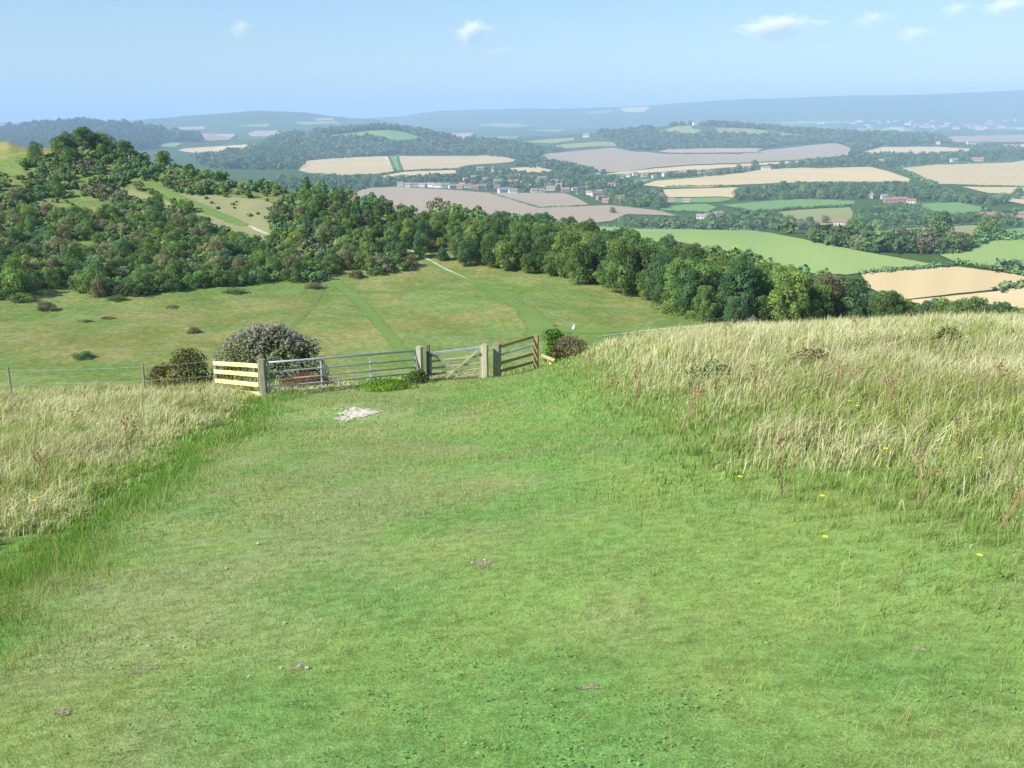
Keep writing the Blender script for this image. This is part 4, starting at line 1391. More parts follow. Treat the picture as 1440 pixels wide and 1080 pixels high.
WIN = win_mesh("window", 1.2, 1.3, M_GLASS); DOOR = win_mesh("door", 1.0, 2.1, M_DOOR)
_mv = {}


def hm(part, mat):
    k = (part, mat.name)
    if k not in _mv:
        m = _hm[part].copy(); m.materials.clear(); m.materials.append(mat); _mv[k] = m
    return _mv[k]


def house(u, v, label, wall=0, roof=0, s=1.0, rz=None, lx=1.0, group="houses in the valley", loc=None):
    w = hit([u], [v])[0] if loc is None else loc
    if np.isnan(w[1]) or w[1] < 600: return
    r = empty("house", (w[0], w[1], w[2]), rnd.uniform(-.5, .5) if rz is None else rz)
    r.scale = (s * lx, s, s)
    link("wall", hm('wall', M_WALLS[wall]), r)
    rf = link("roof", hm('roof', M_ROOFS[roof]), r); link("chimney", hm('chimney', M_WALLS[1]), rf)
    if w[1] < 1900:
        for x in (-3.6, 0, 3.6):
            o = link("window", WIN, r); o.location = (x, -3.52, 3.7)
            if x: o = link("window", WIN, r); o.location = (x, -3.52, 1.3)
        o = link("door", DOOR, r); o.location = (0, -3.52, .9)
    tag(r, label, "house", group)


HS = [
    (675, 240, "cream house high in the village left of the church", 0, 2, 1.5, 1.2), (668, 252, "long white house under the cream one", 2, 1, 1.2, 1.6), (682, 254, "small cream house with a brown roof below the church", 0, 2, 1.1, 1.0),
    (691, 249, "pale cottage just below the church", 0, 0, 1.1, 1.0), (722, 260, "brick house with a red roof right of the church", 1, 0, 1.5, 1.5), (735, 259, "small brick house beside the red-roofed one", 1, 0, 1.1, 1.0),
    (709, 271, "long white house on the lower edge of the village", 2, 1, 1.4, 1.7), (721, 272, "second white house on the lower edge of the village", 2, 1, 1.3, 1.2), (762, 254, "grey-roofed house in the middle of the village", 3, 1, 1.4, 1.4),
    (757, 257, "low grey house left of the grey-roofed one", 3, 1, 1.1, 1.0), (780, 259, "brick house on the right of the village middle", 1, 0, 1.4, 1.2), (786, 264, "cream house below the brick one", 0, 2, 1.3, 1.0), (774, 268, "pale flint house near the grey field", 3, 2, 1.3, 1.3),
    (751, 271, "cream house near the field corner", 0, 2, 1.2, 1.0), (762, 271, "flint cottage near the field corner", 3, 2, 1.1, 1.0), (795, 270, "pinkish cottage at the lower right of the village", 1, 2, 1.2, 1.3),
    (832, 251, "white house at the top right of the village", 2, 1, 1.4, 1.3), (841, 248, "small pale house beside the top right white one", 0, 1, 1.2, 1.0), (853, 251, "white-walled house on the far right of the village", 2, 2, 1.3, 1.2), (868, 258, "grey cottage by the green paddock", 3, 1, 1.2, 1.0),
    (883, 249, "tiny white cottage above the green paddock", 2, 1, 1.0, 1.0), (821, 268, "brick house on the street at the right", 1, 0, 1.3, 1.3), (828, 274, "white cottage on the street at the right", 2, 2, 1.1, 1.0), (836, 276, "cream cottage lower on the street", 0, 0, 1.2, 1.0),
    (845, 281, "red-roofed cottage at the bottom of the street", 1, 0, 1.2, 1.3), (852, 285, "brick cottage near the round clump", 1, 0, 1.1, 1.1),
    (906, 249, "small cream house by the paddock hedge", 0, 2, 1.2, 1.2), (936, 248, "white house at the left of the hamlet", 2, 1, 1.5, 1.1), (963, 246, "long pale house in the hamlet", 0, 2, 1.5, 1.8), (1001, 244.5, "small white house right in the hamlet", 2, 1, 1.2, 1.0),
    (1050, 239, "pinkish house at the hamlet's right end", 1, 2, 1.5, 1.4), (1077, 239, "long white house above the wheat", 2, 1, 1.4, 1.8), (1250, 227, "tall white house among trees by the slanting hedge", 2, 1, 1.8, 1.0), (1238, 229, "pinkish house beside the tall white one", 1, 2, 1.6, 1.3),
    (1341, 228, "white house in the upper right belt", 2, 1, 1.7, 1.4), (1374, 227, "long house with a red roof, upper right", 1, 0, 1.8, 2.0), (1077, 266, "small white cottage in the dark belt", 2, 1, 1.2, 1.0),
    (1222, 279, "tall flint house left of the big farm", 3, 2, 1.3, 1.0), (1252, 285, "big pink farmhouse with a red roof", 1, 0, 1.3, 1.7), (1266, 284, "middle range of the big farm", 1, 0, 1.2, 1.8), (1281, 286, "white end building of the big farm", 2, 0, 1.1, 1.3), (1244, 280, "rear barn of the big farm", 0, 1, 1.2, 1.2),
    (1180, 317, "pink and white farmhouse by the dry field", 0, 0, 1.2, 1.2), (1192, 316, "red-roofed barn right of the pink farmhouse", 1, 0, 1.1, 1.3), (1147, 318, "cottage left of the round tree", 1, 0, .9, 1.0), (1081, 316, "red-roofed cottage with a white gable", 2, 0, 1.1, 1.0),
    (1214, 344, "pinkish cottage at the edge of the bright green field", 1, 2, .9, 1.2), (1227, 343, "cream cottage right of the pinkish one", 0, 2, .85, 1.2), (1321, 314, "house with an orange-red roof behind the spreading tree", 2, 0, 1.1, 1.6),
    (1389, 308, "large red-roofed barn in the right farms", 1, 0, 1.4, 1.6), (1405, 309, "white-walled house beside the red barn", 2, 0, 1.2, 1.3), (1416, 309, "smaller red-roofed house at the right farms", 1, 0, 1.1, 1.2), (1437, 311, "house at the right edge of the picture", 0, 0, 1.2, 1.2),
    (988, 308, "left block of the long pale farm row", 0, 1, 1.0, 1.6), (999, 306.5, "middle block of the long pale farm row", 0, 1, 1.0, 1.6), (1009, 305, "right block of the long pale farm row", 0, 2, 1.1, 1.4),
    (943, 284, "low house beside the narrow wheat field", 3, 2, 1.0, 1.4), (966, 285, "flint house under the single tree", 3, 2, 1.0, 1.2), (1365, 203, "distant white farm by the pale field", 2, 1, 2.4, 1.8), (1378, 203, "distant grey farm right of the white one", 3, 1, 2.4, 1.6), (1319, 203, "distant cream farm left of the pale field", 0, 2, 2.0, 1.0),
    (979, 176, "white house on top of the hill right of centre", 2, 1, 2.8, 1.3), (824, 193, "white house on the hillside above the ploughed field", 2, 1, 2.6, 1.2),
]
for u, v, lab, wl, rf, s, lx in HS:
    house(u, v, lab, wl, rf, s, None, lx)
# terrace row at the left of the village
for i in range(13):
    u = 563 + i * 10.5
    house(u, 262 + .35 * i + rnd.uniform(-1, 1), "pale terrace house in the row at the village's left end", rnd.choice((0, 0, 1, 2, 3)), rnd.choice((0, 1, 2)), rnd.uniform(1.1, 1.4), None, rnd.uniform(1, 1.3), "terrace houses in the row on the village's left")
for i, (u, v) in enumerate([(655, 254), (700, 258), (716, 252), (728, 249), (742, 264), (770, 263), (790, 258), (800, 262), (808, 268), (744, 252), (812, 258), (826, 262), (860, 262), (872, 254), (650, 262), (698, 266), (815, 273), (842, 272), (920, 250), (950, 247), (985, 246), (1020, 243), (893, 247), (846, 258)]):
    house(u, v, "small house half hidden among the trees of the village", (0, 1, 2, 3)[i % 4], (0, 1, 2)[i % 3], rnd.uniform(.95, 1.3), None, rnd.uniform(1, 1.4), "village houses half hidden by trees")
# church: nave with a pale tower
w = hit([693], [247])[0]
ch = empty("church", (w[0], w[1], w[2]), .2)
bm = bmesh.new(); add_bar(bm, (0, 0, -1), (0, 0, 17), 7, 7, up=Vector((0, 1, 0))); bm_obj("tower", bm, M_WALLS[0], ch)
bm = bmesh.new(); add_bar(bm, (4, 0, 4), (24, 0, 4), 9, 9); bm_obj("nave", bm, M_WALLS[3], ch)
bm = bmesh.new()
vv = [bm.verts.new(p) for p in [(3.7, -5.2, 8.2), (3.7, 5.2, 8.2), (3.7, 0, 13), (24.6, -5.2, 8.2), (24.6, 5.2, 8.2), (24.6, 0, 13)]]
for f in [(0, 1, 2), (5, 4, 3), (0, 2, 5, 3), (1, 4, 5, 2), (0, 3, 4, 1)]: bm.faces.new([vv[i] for i in f])
bm_obj("roof", bm, M_ROOFS[0], ch)
bm = bmesh.new()
vv = [bm.verts.new(p) for p in [(-3.8, -3.8, 17), (3.8, -3.8, 17), (3.8, 3.8, 17), (-3.8, 3.8, 17), (0, 0, 27)]]
for f in [(0, 1, 4), (1, 2, 4), (2, 3, 4), (3, 0, 4), (3, 2, 1, 0)]: bm.faces.new([vv[i] for i in f])
bm_obj("spire", bm, M_ROOFS[1], ch)
tag(ch, "village church with a pale tower and a small spire among trees", "church")
# far town specks
fh = {}
for k in range(70):
    u = rnd.uniform(1100, 1435); v = rnd.choice((173, 177, 181, 184)) + rnd.uniform(-2, 2) - (u - 1040) * .004
    w = hit([u], [v])[0]
    if np.isnan(w[1]) or w[1] < 7500: continue
    wl = rnd.choice((0, 1, 2, 2)); rf = rnd.choice((0, 2, 1))
    r = empty("house", tuple(w), rnd.uniform(-.6, .6)); sc = rnd.uniform(2.2, 4.5); r.scale = (sc * 1.6, sc, sc * .8)
    link("wall", hm('wall', M_WALLS[wl]), r); link("roof", hm('roof', M_ROOFS[rf]), r)
    tag(r, "tiny distant house of the far town, %s part" % ("left" if u < 1170 else ("middle" if u < 1300 else "right")), "house", "houses of the far town under the blue ridge")

# ------------------------------------------------------------------ gates and fences
def gz(x, y):
    return float(near_mesh_z(np.array([x]), np.array([y]))[0])


def post(u, y, top_v, w, mat, label, cap=True, group="posts at the gates", d=None):
    s, t = st(u, top_v)
    x = float(s) * y; zt = EYE + float(t) * y; zb = gz(x, y)
    bm = bmesh.new()
    h = zt - zb
    add_bar(bm, (0, 0, -.4), (0, 0, h - .03), w, d or w, up=Vector((0, 1, 0)), bev=1, jit=.006)
    # weathered, slightly domed top
    add_bar(bm, (0, 0, h - .031), (.004, 0, h), w * .86, (d or w) * .86, up=Vector((0, 1, 0)), bev=1)
    o = bm_obj("gate_post", bm, mat)
    o.location = (x, y, zb); o.rotation_euler = (rnd.uniform(-.01, .01), rnd.uniform(-.015, .015), rnd.uniform(-.3, .1))
    tag(o, label, "post", group)
    return Vector((x, y, zb)), h


pA, hA = post(368, 27.0, 505, .20, M_OLDWOOD, "weathered square post between the yellow rails and the metal gate")
pB, hB = post(590, 30.4, 487, .19, M_PALEWOOD, "pale thick post holding the right end of the metal gate")
pC, hC = post(601, 30.7, 485, .13, M_DARKWOOD, "thin dark post right against the pale thick one")
pD, hD = post(682, 31.0, 484, .20, M_PALEWOOD, "pale post at the latch side of the wooden gate")
pE, hE = post(699, 31.3, 483, .23, M_OLDWOOD, "greenish thick post starting the brown rails")
pF, hF = post(754, 32.6, 471, .17, M_BROWNWOOD, "tall brown post at the end of the brown rails", group="posts at the gates")

# yellow rail panel on the left
EL_ = Vector((float(st(300, 500)[0]) * 29.4, 29.4, 0)); EL_.z = gz(EL_.x, EL_.y)
r = empty("rail_fence", (pA.x, pA.y, pA.z))
for ha, hb in [(.90, 1.02), (.64, .76), (.35, .47), (.08, .18)]:
    bm = bmesh.new()
    a = Vector((-.11, -.02, ha)); b = Vector((EL_.x - pA.x, EL_.y - pA.y, EL_.z - pA.z + hb))
    add_bar(bm, a, b, .045, .125, bev=1, jit=.004); bm_obj("rail", bm, M_YELWOOD, r)
bm = bmesh.new(); e = EL_ - pA; add_bar(bm, e + Vector((.0, .09, -.3)), e + Vector((0, .09, 1.12)), .12, .12, up=Vector((0, 1, 0)), bev=1); bm_obj("post", bm, M_OLDWOOD, r)
tag(r, "short fence of four fresh yellow rails left of the metal gate", "fence")

# brown rail panel on the right
r = empty("rail_fence", (pE.x, pE.y, pE.z))
for k, (ha, hb, m) in enumerate([(1.02, 1.20, M_BROWNWOOD), (.74, .92, M_GALV), (.46, .62, M_BROWNWOOD), (.20, .34, M_BROWNWOOD)]):
    bm = bmesh.new()
    a = Vector((.12, 0, ha)); b = pF - pE + Vector((-.085, 0, hb - .1))
    if k == 1:
        add_tube(bm, [a, b], [.035, .035], 8); o = bm_obj("rail", bm, m, r); o["label"] = "grey metal rail"
    else:
        add_bar(bm, a, b, .045, .10, bev=1, jit=.004); bm_obj("rail", bm, m, r)
tag(r, "short fence of brown rails right of the wooden gate", "fence")

# metal field gate
g0 = pA + Vector((.14, .03, 0)); g1 = pB + Vector((-.13, 0, 0))
r = empty("field_gate", tuple(g0))
D_ = g1 - g0
hs = [(.98, 1.02), (.70, .74), (.47, .50), (.28, .30), (.08, .10)]
for i, (a, b) in enumerate(hs):
    bm = bmesh.new(); rr = .030 if i == 0 else .021
    add_tube(bm, [Vector((0, 0, a)), D_ + Vector((0, 0, b))], [rr, rr], 10); bm_obj("bar", bm, M_GALV, r, True)
for f in (0.004, .333, .665, .996):
    bm = bmesh.new(); p = D_ * f
    dn = Vector((0, .024, 0)) if 0.1 < f < .9 else Vector((0, 0, 0))
    add_bar(bm, p + dn + Vector((0, 0, .06)), p + dn + Vector((0, 0, 1.0 + .04 * f)), .045, .022, up=Vector((0, 1, 0))); bm_obj("upright", bm, M_GALV, r)
tag(r, "wide galvanised metal field gate with five bars", "gate")

# wooden bridle gate
g0 = pC + Vector((.10, 0, 0)); g1 = pD + Vector((-.13, 0, 0)); D_ = g1 - g0
r = empty("wooden_gate", tuple(g0))
for i, (a, b) in enumerate([(.92, 1.00), (.66, .72), (.44, .50), (.24, .30), (.06, .12)]):
    bm = bmesh.new()
    add_bar(bm, Vector((0.03, 0, a)), D_ + Vector((-.03, 0, b)), .05, .085 if i == 0 else .065, bev=1, jit=.003)
    o = bm_obj("rail", bm, M_GALV if i == 0 else M_PALEWOOD, r)
    if i == 0: o["label"] = "pale grey top rail"
for f in (0, 1):
    bm = bmesh.new(); add_bar(bm, D_ * f + Vector((0, 0, .03)), D_ * f + Vector((0, 0, 1.03 + .05 * f)), .07, .06, up=Vector((0, 1, 0)), bev=1); bm_obj("stile", bm, M_PALEWOOD, r)
for a, b in [((.06, -.05, .90), (D_.x * .72, D_.y * .72 - .05, .12)), ((D_.x - .08, D_.y - .05, .95), (D_.x * .30, D_.y * .3 - .05, .10))]:
    bm = bmesh.new(); add_bar(bm, a, b, .03, .07, bev=1); bm_obj("brace", bm, M_PALEWOOD, r)
bm = bmesh.new(); add_bar(bm, D_ + Vector((-.10, -.06, .80)), D_ + Vector((.10, -.06, .80)), .025, .04); bm_obj("latch", bm, M_DARKWOOD, r)
for hz in (.25, .85):
    bm = bmesh.new(); add_bar(bm, Vector((-.06, -.05, hz)), Vector((.22, -.05, hz + .01)), .012, .045); bm_obj("hinge", bm, M_DARKWOOD, r)
tag(r, "small wooden gate with crossed diagonal braces", "gate")

# yellow timber end beside the brown post
bm = bmesh.new()
q = Vector((pF.x + .18, pF.y - .2, gz(pF.x + .3, pF.y) + .42))
add_bar(bm, (0, 0, 0), (.42, .0, -.16), .10, .11, bev=1, jit=.004)
add_bar(bm, (.30, .08, -.22), (.42, .08, -.95), .10, .10, up=Vector((0, 1, 0)), bev=1)
o = bm_obj("timber_offcut", bm, M_YELWOOD); o.location = q
tag(o, "short yellow timber jutting out right of the tall brown post", "timber")

# wire fence on the left
w0 = Vector((-21.5, 33.0, 0)); w1 = Vector((EL_.x - .1, EL_.y + .3, 0))
r = empty("wire_fence", (w0.x, w0.y, gz(w0.x, w0.y)))
nseg = 10
ptsb = []
for i in range(nseg + 1):
    p = w0.lerp(w1, i / nseg); ptsb.append(Vector((p.x, p.y, gz(p.x, p.y))))
for hh in (1.08, .62, .25):
    bm = bmesh.new(); add_tube(bm, [p - ptsb[0] + Vector((0, 0, hh + (0 if i % 2 == 0 else -.015))) for i, p in enumerate(ptsb)], [.0035] * len(ptsb), 5); bm_obj("wire", bm, M_WIRE, r)
for i in (0, 4, 8):
    bm = bmesh.new(); p = ptsb[i] - ptsb[0] + Vector((0, .055, 0)); add_bar(bm, p + Vector((0, 0, -.3)), p + Vector((0, 0, 1.2)), .06, .06, up=Vector((0, 1, 0)), bev=1); bm_obj("post", bm, M_OLDWOOD, r)
tag(r, "thin wire stock fence beyond the left-hand long grass", "fence")


# ------------------------------------------------------------------ near bushes
def near_bush(name, loc, clumps, nleaf, size, col, label, seed, cat="bush", trunk=True, tr=.05):
    r = empty(name, loc)
    V, F, C = leaf_cloud(clumps, nleaf, size, seed)
    me = np_mesh("foliage", V, F, M_NEARLEAF, C)
    o = link("foliage", me, r); o.color = (*col, 1)
    bm = bmesh.new()
    g = random.Random(seed)
    for k in range(7):
        c = clumps[g.randrange(len(clumps))]
        add_tube(bm, [(g.uniform(-.15, .15), g.uniform(-.1, .1), -.2), (c[0] * .4, c[1] * .4, c[2] * .5), (c[0], c[1], c[2])], [tr, tr * .6, tr * .25], 5)
    bm_obj("stem", bm, M_BARK, r)
    tag(r, label, cat)
    return r


M_NEARLEAF = mat_crown("near_leaves", .3, 1.5, 9)


def dome(rx, ry, h, n, cr, seed, skew=0):
    g = random.Random(seed); out = []
    for i in range(n):
        f = (i + .5) / n; ph = i * 2.39996
        el = f * 1.45
        rr = math.cos(el) * g.uniform(.75, 1.0); z = math.sin(el) * (h - cr) * g.uniform(.85, 1.0)
        q = cr * g.uniform(.7, 1.25)
        out.append((math.cos(ph) * rr * (rx - cr) + skew * z, math.sin(ph) * rr * (ry - cr), max(z, q * .5), q, q * .9))
    out.append((0, 0, h * .4, rx * .62, h * .42))
    return out


# big clematis-covered bush
cx, cy = float(st(373, 500)[0]) * 33.5, 33.5
cz = gz(cx, cy)
topz = EYE + float(st(373, 458)[1]) * 33.5
hb = topz - cz
cl = dome(2.35, 1.8, hb, 54, .46, 5, .06)
rb = near_bush("seedhead_bush", (cx, cy, cz), cl, 9000, .11, (.13, .175, .08), "large rounded bush covered in grey fluffy seed heads behind the metal gate", 905, tr=.07)
g = np.random.default_rng(77)
N = 2300
shell = []
clA = np.array(cl[:-1])
k = g.integers(0, len(clA), N)
d = g.normal(size=(N, 3)); d[:, 2] = np.abs(d[:, 2]) * 1.1 + .1; d /= np.linalg.norm(d, axis=1)[:, None]
pp = clA[k, :3] + d * clA[k, 3:4] * 1.05
keep = (pp[:, 2] > hb * .30) & (g.random(N) < .35 + .8 * (pp[:, 2] / hb))
# keep the outer ones
cen = np.array([0, 0, hb * .35]); rad = np.linalg.norm((pp - cen) / np.array([2.35, 1.8, hb * .65]), axis=1)
keep &= rad > .72
pp = pp[keep]
tuft = []
for p in pp:
    tuft.append((p[0], p[1], p[2], g.uniform(.045, .085), g.uniform(.07, .14)))
V, F, C = leaf_cloud(tuft, len(tuft) * 13, .07, 78, updir=.5, colj=.2)
V = V.reshape(-1, 3)
o = link("seed_heads", np_mesh("seed_heads", V, F, M_BLADE, C * np.array([.36, .34, .305])), rb)
o["label"] = "grey fluffy seed heads"

cx, cy = float(st(262, 500)[0]) * 33, 33.0
near_bush("bush", (cx, cy, gz(cx, cy)), dome(1.05, .9, 1.65, 20, .33, 8), 4200, .085, (.16, .175, .075), "dark olive bramble bush left of the grey seed-head bush", 911)
cx, cy = float(st(225, 500)[0]) * 33.5, 33.5
near_bush("bush", (cx, cy, gz(cx, cy)), dome(.7, .7, 1.15, 12, .26, 9), 1900, .075, (.14, .13, .05), "low brownish bush at the left end of the olive bramble", 912)
cx, cy = float(st(588, 530)[0]) * 29.7, 29.7
near_bush("bush", (cx - .05, cy, gz(cx, cy)), dome(.50, .35, .50, 11, .16, 10), 1500, .06, (.09, .14, .035), "small leafy bush at the foot of the pale gate post", 913, tr=.02)
cx, cy = float(st(779, 490)[0]) * 34, 34.0
near_bush("bush", (cx, cy, gz(cx, cy)), dome(.55, .45, 1.4, 15, .27, 12), 2400, .09, (.10, .20, .04), "fresh green elder bush behind the tall brown post", 914)
cx, cy = float(st(803, 500)[0]) * 33.3, 33.3
near_bush("bush", (cx, cy, gz(cx, cy)), dome(.85, .6, .85, 15, .22, 13), 2100, .07, (.20, .16, .10), "dull brown bramble right of the elder bush", 915, tr=.03)
cx, cy = float(st(430, 540)[0]) * 30.3, 30.3
near_bush("bush", (cx, cy, gz(cx, cy)), dome(1.15, .45, .62, 22, .2, 14), 2600, .06, (.22, .12, .06), "reddish brown dock and bramble behind the metal gate", 916, tr=.02)
cx, cy = float(st(540, 545)[0]) * 27.6, 27.6
near_bush("nettle_patch", (cx, cy, gz(cx, cy)), dome(1.0, .35, .36, 22, .13, 15), 2800, .055, (.12, .25, .035), "low bright green nettles in front of the metal gate", 917, "weeds", tr=.012)
for u, v, sx, h_, c, lab in [(1140, 530, .55, .3, (.34, .30, .17), "dull olive-brown bush in the right-hand long grass"), (1003, 545, .55, .24, (.30, .33, .16), "greenish low bush left of the olive-brown one in the grass"),
                             (1330, 500, .3, .3, (.17, .19, .08), "small grey-green tuft bush high in the right-hand grass")]:
    p = hit_near(u, v)
    near_bush("bush", tuple(p), dome(sx, sx * .8, h_ + .25, 12, .2, int(u)), 1700, .06, c, lab, int(u), tr=.015)


# ------------------------------------------------------------------ wild plants, flowers, stones
def stalk_mesh(seed):
    g = random.Random(seed)
    bm = bmesh.new(); hds = []
    for k in range(g.randint(3, 5)):
        hd = bmesh.new(); hds.append(hd)
        h = g.uniform(.55, .95); a = g.uniform(0, 6.28); sp = g.uniform(.05, .25)
        top = Vector((math.cos(a) * sp + .12, math.sin(a) * sp, h))
        add_tube(bm, [(0, 0, -.05), top * .5 + Vector((.02, 0, 0)), top], [.008, .006, .004], 5)
        for j in range(g.randint(4, 8)):
            q = top + Vector((g.uniform(-.09, .09), g.uniform(-.09, .09), g.uniform(-.16, .03)))
            add_tube(hd, [top - Vector((0, 0, .18)), q], [.004, .003], 4)
            bmesh.ops.create_icosphere(hd, subdivisions=1, radius=g.uniform(.012, .024), matrix=Matrix.Translation(q))
    out = []
    for nm, b, m in [("stem", bm, M_DEAD)] + [("seed_head", q, M_DEAD) for q in hds]:
        me = bpy.data.meshes.new(nm); b.to_mesh(me); b.free(); me.materials.append(m); out.append(me)
    return out


ST = [stalk_mesh(i) for i in range(4)]
stalks = [(893, 560, "tall dead brown stalk leaning in the grass right of the gates"), (1063, 560, "dead dark stalk below the left low bush"), (1178, 560, "dead grey-headed stalk under the olive-brown bush"), (955, 600, "thin dead stalk in the mid-right grass"),
          (1240, 590, "dead seed-head stalk left of the right edge grass"), (1345, 640, "brown dead stalk in the far right grass"), (1395, 560, "dead stalk high at the right edge"), (1010, 480, "dead tawny stalk standing on the skyline of the grass"), (1200, 470, "dead stalk on the grass skyline at the right"),
          (1100, 690, "dead reddish stalk at the edge of the short grass"), (1290, 700, "dead reddish stalk lower right"), (1400, 740, "dead brown stalk nearest the right edge"), (180, 640, "dead brown stalk in the left verge"), (290, 575, "dead tawny stalk near the yellow rails"),
          (100, 600, "dead stalk with pale heads in the left verge"), (15, 590, "dead dark stalk at the left edge"), (60, 700, "dead tawny stalk in the lower left verge"), (240, 560, "dead stalk behind the left verge grass"), (850, 560, "dead stalk at the start of the tall grass"), (820, 520, "dead stalk beside the brown bramble")]
for i, (u, v, lab) in enumerate(stalks):
    p = hit_near(u, v + 12)
    r = empty("dead_stalk", tuple(p), rnd.uniform(-.6, .6)); s = rnd.uniform(.6, .85) * np.interp(p.y, [4, 14], [.6, 1]); r.scale = (s, s, s)
    for k, a in enumerate(ST[i % 4]): link("seed_head" if k else "stem", a, r)
    tag(r, lab, "dead plant", "dead seed-head stalks")


def flower_mesh():
    st_ = bmesh.new(); add_tube(st_, [(0, 0, -.03), (.01, 0, .14), (.015, .005, .27)], [.003, .0025, .002], 5)
    hd = bmesh.new()
    for k in range(11):
        a = 2 * math.pi * k / 11
        c, s = math.cos(a), math.sin(a); p0 = Vector((.015, .005, .27))
        v = [hd.verts.new(p0 + Vector(q)) for q in [(c * .003, s * .003, 0), (c * .016 - s * .005, s * .016 + c * .005, .007), (c * .026, s * .026, .006), (c * .016 + s * .005, s * .016 - c * .005, .007)]]
        hd.faces.new(v)
    bmesh.ops.create_icosphere(hd, subdivisions=1, radius=.007, matrix=Matrix.Translation((.015, .005, .272)))
    out = []
    for nm, b, m in (("stem", st_, M_STEM), ("flower_head", hd, M_YFLOWER)):
        me = bpy.data.meshes.new(nm); b.to_mesh(me); b.free(); me.materials.append(m); out.append(me)
    return out


fs, fh_ = flower_mesh()
for u, v, lab in [(1155, 730, "yellow flower at the edge of the right-hand grass"), (1157, 791, "bright yellow flower below the first one at right"), (1368, 821, "yellow flower low near the right edge"), (1190, 588, "yellow flower high in the pale grass"), (1202, 596, "second yellow flower high in the pale grass"),
                  (1370, 675, "yellow flower in the far right grass"), (70, 572, "yellow flower in the upper left verge"), (50, 730, "yellow flower in the lower left verge"), (1240, 660, "yellow flower in the mid right grass"), (1040, 700, "small yellow flower where short grass meets long")]:
    p = hit_near(u, v + 6)
    r = empty("yellow_flower", tuple(p), rnd.uniform(0, 6)); s = np.interp(p.y, [3, 8, 20], [.6, .8, 1.4]); r.scale = (s, s, s)
    link("stem", fs, r); link("flower_head", fh_, r)
    tag(r, lab, "flower", "yellow flowers in the grass")


def stone_mesh(seed):
    g = random.Random(seed); bm = bmesh.new()
    bmesh.ops.create_icosphere(bm, subdivisions=2, radius=1)
    for v in bm.verts:
        n = v.co.normalized()
        v.co = n * (.75 + .3 * math.sin(n.x * 3 + seed) + .2 * math.sin(n.y * 5 + seed * 2) + g.uniform(-.14, .14)); v.co.z *= .4
    me = bpy.data.meshes.new("stone"); bm.to_mesh(me); bm.free(); me.materials.append(M_STONE); return me


SM = [stone_mesh(i) for i in range(4)]
for i, (u, v, s, lab) in enumerate([(362, 767, .045, "white flint on the left half of the path, farther one"), (318, 802, .032, "small white flint on the path below the farther one"), (432, 943, .03, "chalk stone left of centre near the camera"), (422, 938, .022, "chalk chip beside the chalk stone near the camera"),
                                 (395, 944, .022, "chalk chip left of the chalk stone near the camera"), (681, 790, .03, "pale stone in the bare patch at the centre of the path"), (664, 794, .024, "smaller pale stone left in the bare patch"), (208, 912, .024, "pale chip at the left near a bare spot"), (196, 909, .02, "tiny pale chip left of the bare spot"),
                                 (452, 795, .022, "tiny pale stone mid path"), (250, 845, .016, "tiny white chip left of the path middle"), (402, 877, .022, "grey chip on the worn line of the path"), (260, 911, .018, "white chip just right of the bare spot"), (95, 1036, .02, "pale chip in the lower left corner"),
                                 (350, 955, .02, "pale chip on the worn line near the camera"), (840, 788, .012, "tiny pale chip right of the path middle"), (598, 874, .012, "tiny pale chip in the middle of the turf")]):
    p = hit_near(u, v)
    o = link("stone", SM[i % 4]); o.location = (p.x, p.y, near_mesh_z(p.x, p.y) + s * .3); s *= .55; o.scale = (s * 1.2, s * .7, s); o.rotation_euler = (0, 0, rnd.uniform(0, 6))
    tag(o, lab, "stone", "stones lying on the path")
for i in range(16):
    x = PATCH.x + rnd.uniform(-.6, .6); y = PATCH.y + rnd.uniform(-.45, .4); s = rnd.uniform(.015, .035)
    o = link("stone", SM[i % 4]); o.location = (x, y, gz(x, y) + .035); o.scale = (s, s, s); o.rotation_euler = (0, 0, rnd.uniform(0, 6))
    tag(o, "loose chalk lump on the bare chalk patch before the gate", "stone", "chalk lumps on the bare patch")

# ------------------------------------------------------------------ clouds
def cloud_mat():
    t = NT("cloud_vapour")
    o = t.obj()
    ln = t.n("ShaderNodeVectorMath", operation='LENGTH'); t.l(o, ln.inputs[0])
    f = t.noise(o, 2.2, 5, .65)
    m1 = t.n("ShaderNodeMath", operation='MULTIPLY_ADD'); t.l(f, m1.inputs[0]); m1.inputs[1].default_value = 2.2; m1.inputs[2].default_value = -.62
    m2 = t.n("ShaderNodeMath", operation='SUBTRACT'); t.l(m1.outputs[0], m2.inputs[0]); t.l(ln.outputs["Value"], m2.inputs[1])
    m3 = t.n("ShaderNodeMath", operation='MULTIPLY', use_clamp=False); t.l(m2.outputs[0], m3.inputs[0])
    oi = t.n("ShaderNodeObjectInfo"); sp = t.n("ShaderNodeSeparateColor"); t.l(oi.outputs["Color"], sp.inputs[0]); 
    m4 = t.n("ShaderNodeMath", operation='MULTIPLY'); t.l(sp.outputs[0], m4.inputs[0]); m4.inputs[1].default_value = .020; t.l(m4.outputs[0], m3.inputs[1])
    m5 = t.n("ShaderNodeMath", operation='MAXIMUM'); t.l(m3.outputs[0], m5.inputs[0]); m5.inputs[1].default_value = 0
    v = t.n("ShaderNodeVolumePrincipled"); v.inputs["Color"].default_value = (1, 1, 1, 1); t.l(m5.outputs[0], v.inputs["Density"])
    v.inputs["Anisotropy"].default_value = -.25
    t.l(v.outputs[0], t.out.inputs["Volume"])
    return t.m


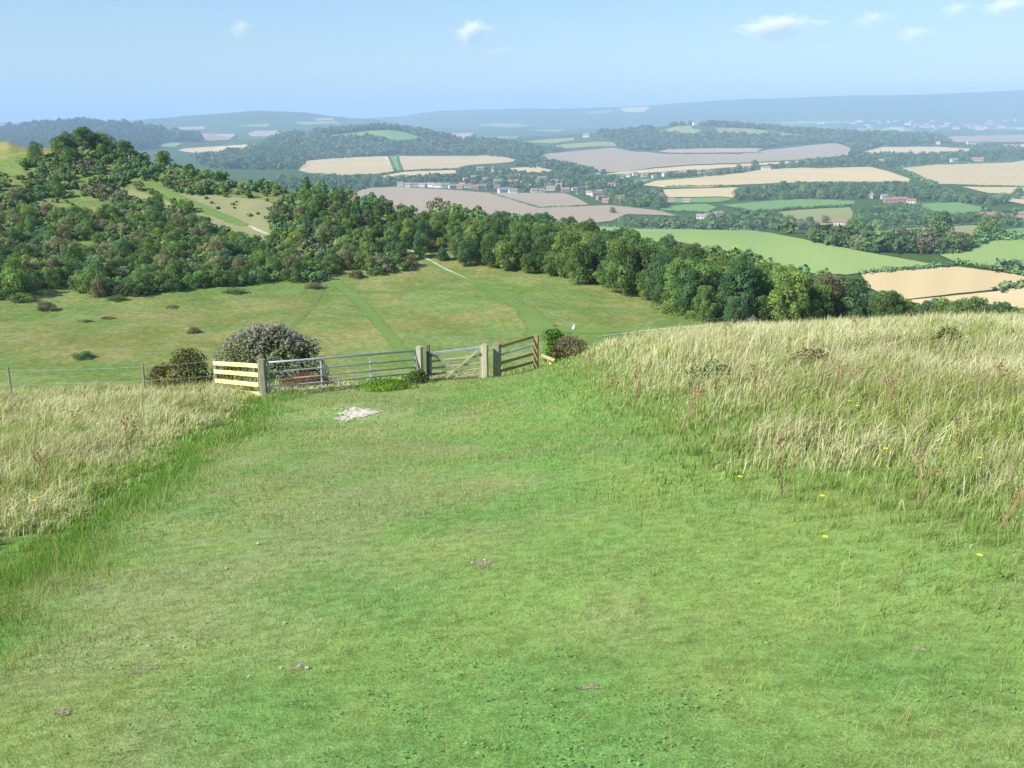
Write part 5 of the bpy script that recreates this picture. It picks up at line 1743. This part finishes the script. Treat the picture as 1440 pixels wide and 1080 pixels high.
M_CLOUD = cloud_mat()
bm = bmesh.new(); bmesh.ops.create_icosphere(bm, subdivisions=3, radius=1)
cm = bpy.data.meshes.new("cloud"); bm.to_mesh(cm); bm.free(); cm.materials.append(M_CLOUD)
for u, v, wu, hv, dens, lab in [(663, 43, 62, 44, 1.0, "small bright white cloud left of the top centre"), (1090, 36, 150, 44, .9, "widest white cloud, right of the top centre"), (338, 39, 42, 36, .35, "faint small cloud at the upper left"), (1225, 26, 70, 32, .25, "faint wisp of cloud right of the widest cloud"),
                                (1284, 47, 60, 30, .35, "small faint cloud below the wisps at right"), (1345, 12, 60, 30, .25, "faint cloud at the upper right edge"), (1415, 8, 90, 34, .5, "cloud in the top right corner"), (705, 71, 80, 16, .14, "thin streak of cloud under the small bright cloud"), (1160, 66, 40, 20, .15, "tiny faint cloud under the widest cloud")]:
    D = 20000
    p = P(u, v, D)
    o = link("cloud", cm); o.location = p; o.scale = (wu / 2 / 1400 * D * 1.25, 500, hv / 2 / 1400 * D * 1.3); o.color = (dens, 1, 1, 1)
    o.rotation_euler = (0, 0, rnd.uniform(-.2, .2))
    tag(o, lab, "cloud", kind=None)

# ------------------------------------------------------------------ air
def haze():
    t = NT("air")
    v = t.n("ShaderNodeVolumePrincipled")
    v.inputs["Color"].default_value = (.51, .72, 1.0, 1); v.inputs["Density"].default_value = 1.0e-4; v.inputs["Anisotropy"].default_value = 0.0
    t.l(v.outputs[0], t.out.inputs["Volume"])
    zt = float(ZG.max()) + 30
    bm = bmesh.new()
    bmesh.ops.create_cube(bm, size=1)
    for q in bm.verts:
        q.co.x *= 90000; q.co.y = -400 if q.co.y < 0 else 46000; q.co.z = zt if q.co.z > 0 else -153
    o = bm_obj("haze", bm, t.m)
    tag(o, "pale blue summer haze filling the air over the valley", kind="stuff")


haze()

# ------------------------------------------------------------------ light
sun_dir = Vector((-.70, -.42, .62)).normalized()   # towards the sun
sl = bpy.data.lights.new("sun", 'SUN'); sl.energy = 4.8; sl.angle = R(.5); sl.color = (1, .955, .88)
so = bpy.data.objects.new("sun", sl); COL.objects.link(so)
so.rotation_euler = sun_dir.to_track_quat('Z', 'Y').to_euler()
so.location = (-20, -20, 30)
wd = bpy.data.worlds.new("World"); SC.world = wd; wd.use_nodes = True
nt = wd.node_tree
bg = nt.nodes["Background"]
sky = nt.nodes.new("ShaderNodeTexSky"); sky.sky_type = 'NISHITA'; sky.sun_disc = False
sky.sun_elevation = math.asin(sun_dir.z); sky.sun_rotation = math.atan2(sun_dir.x, sun_dir.y)
sky.altitude = 200; sky.air_density = 1.15; sky.dust_density = .35; sky.ozone_density = 6.5
nt.links.new(sky.outputs[0], bg.inputs["Color"]); bg.inputs["Strength"].default_value = .084

SC.view_settings.view_transform = 'Standard'; SC.view_settings.look = 'None'
SC.view_settings.exposure = .85; SC.view_settings.gamma = 1.0
SC.view_settings.use_curve_mapping = False
SC.render.engine = 'CYCLES'
SC.cycles.max_bounces = 5; SC.cycles.diffuse_bounces = 2; SC.cycles.transmission_bounces = 2; SC.cycles.volume_bounces = 3; SC.cycles.transparent_max_bounces = 4
SC.cycles.use_denoising = True
print("objects", len(SC.objects))
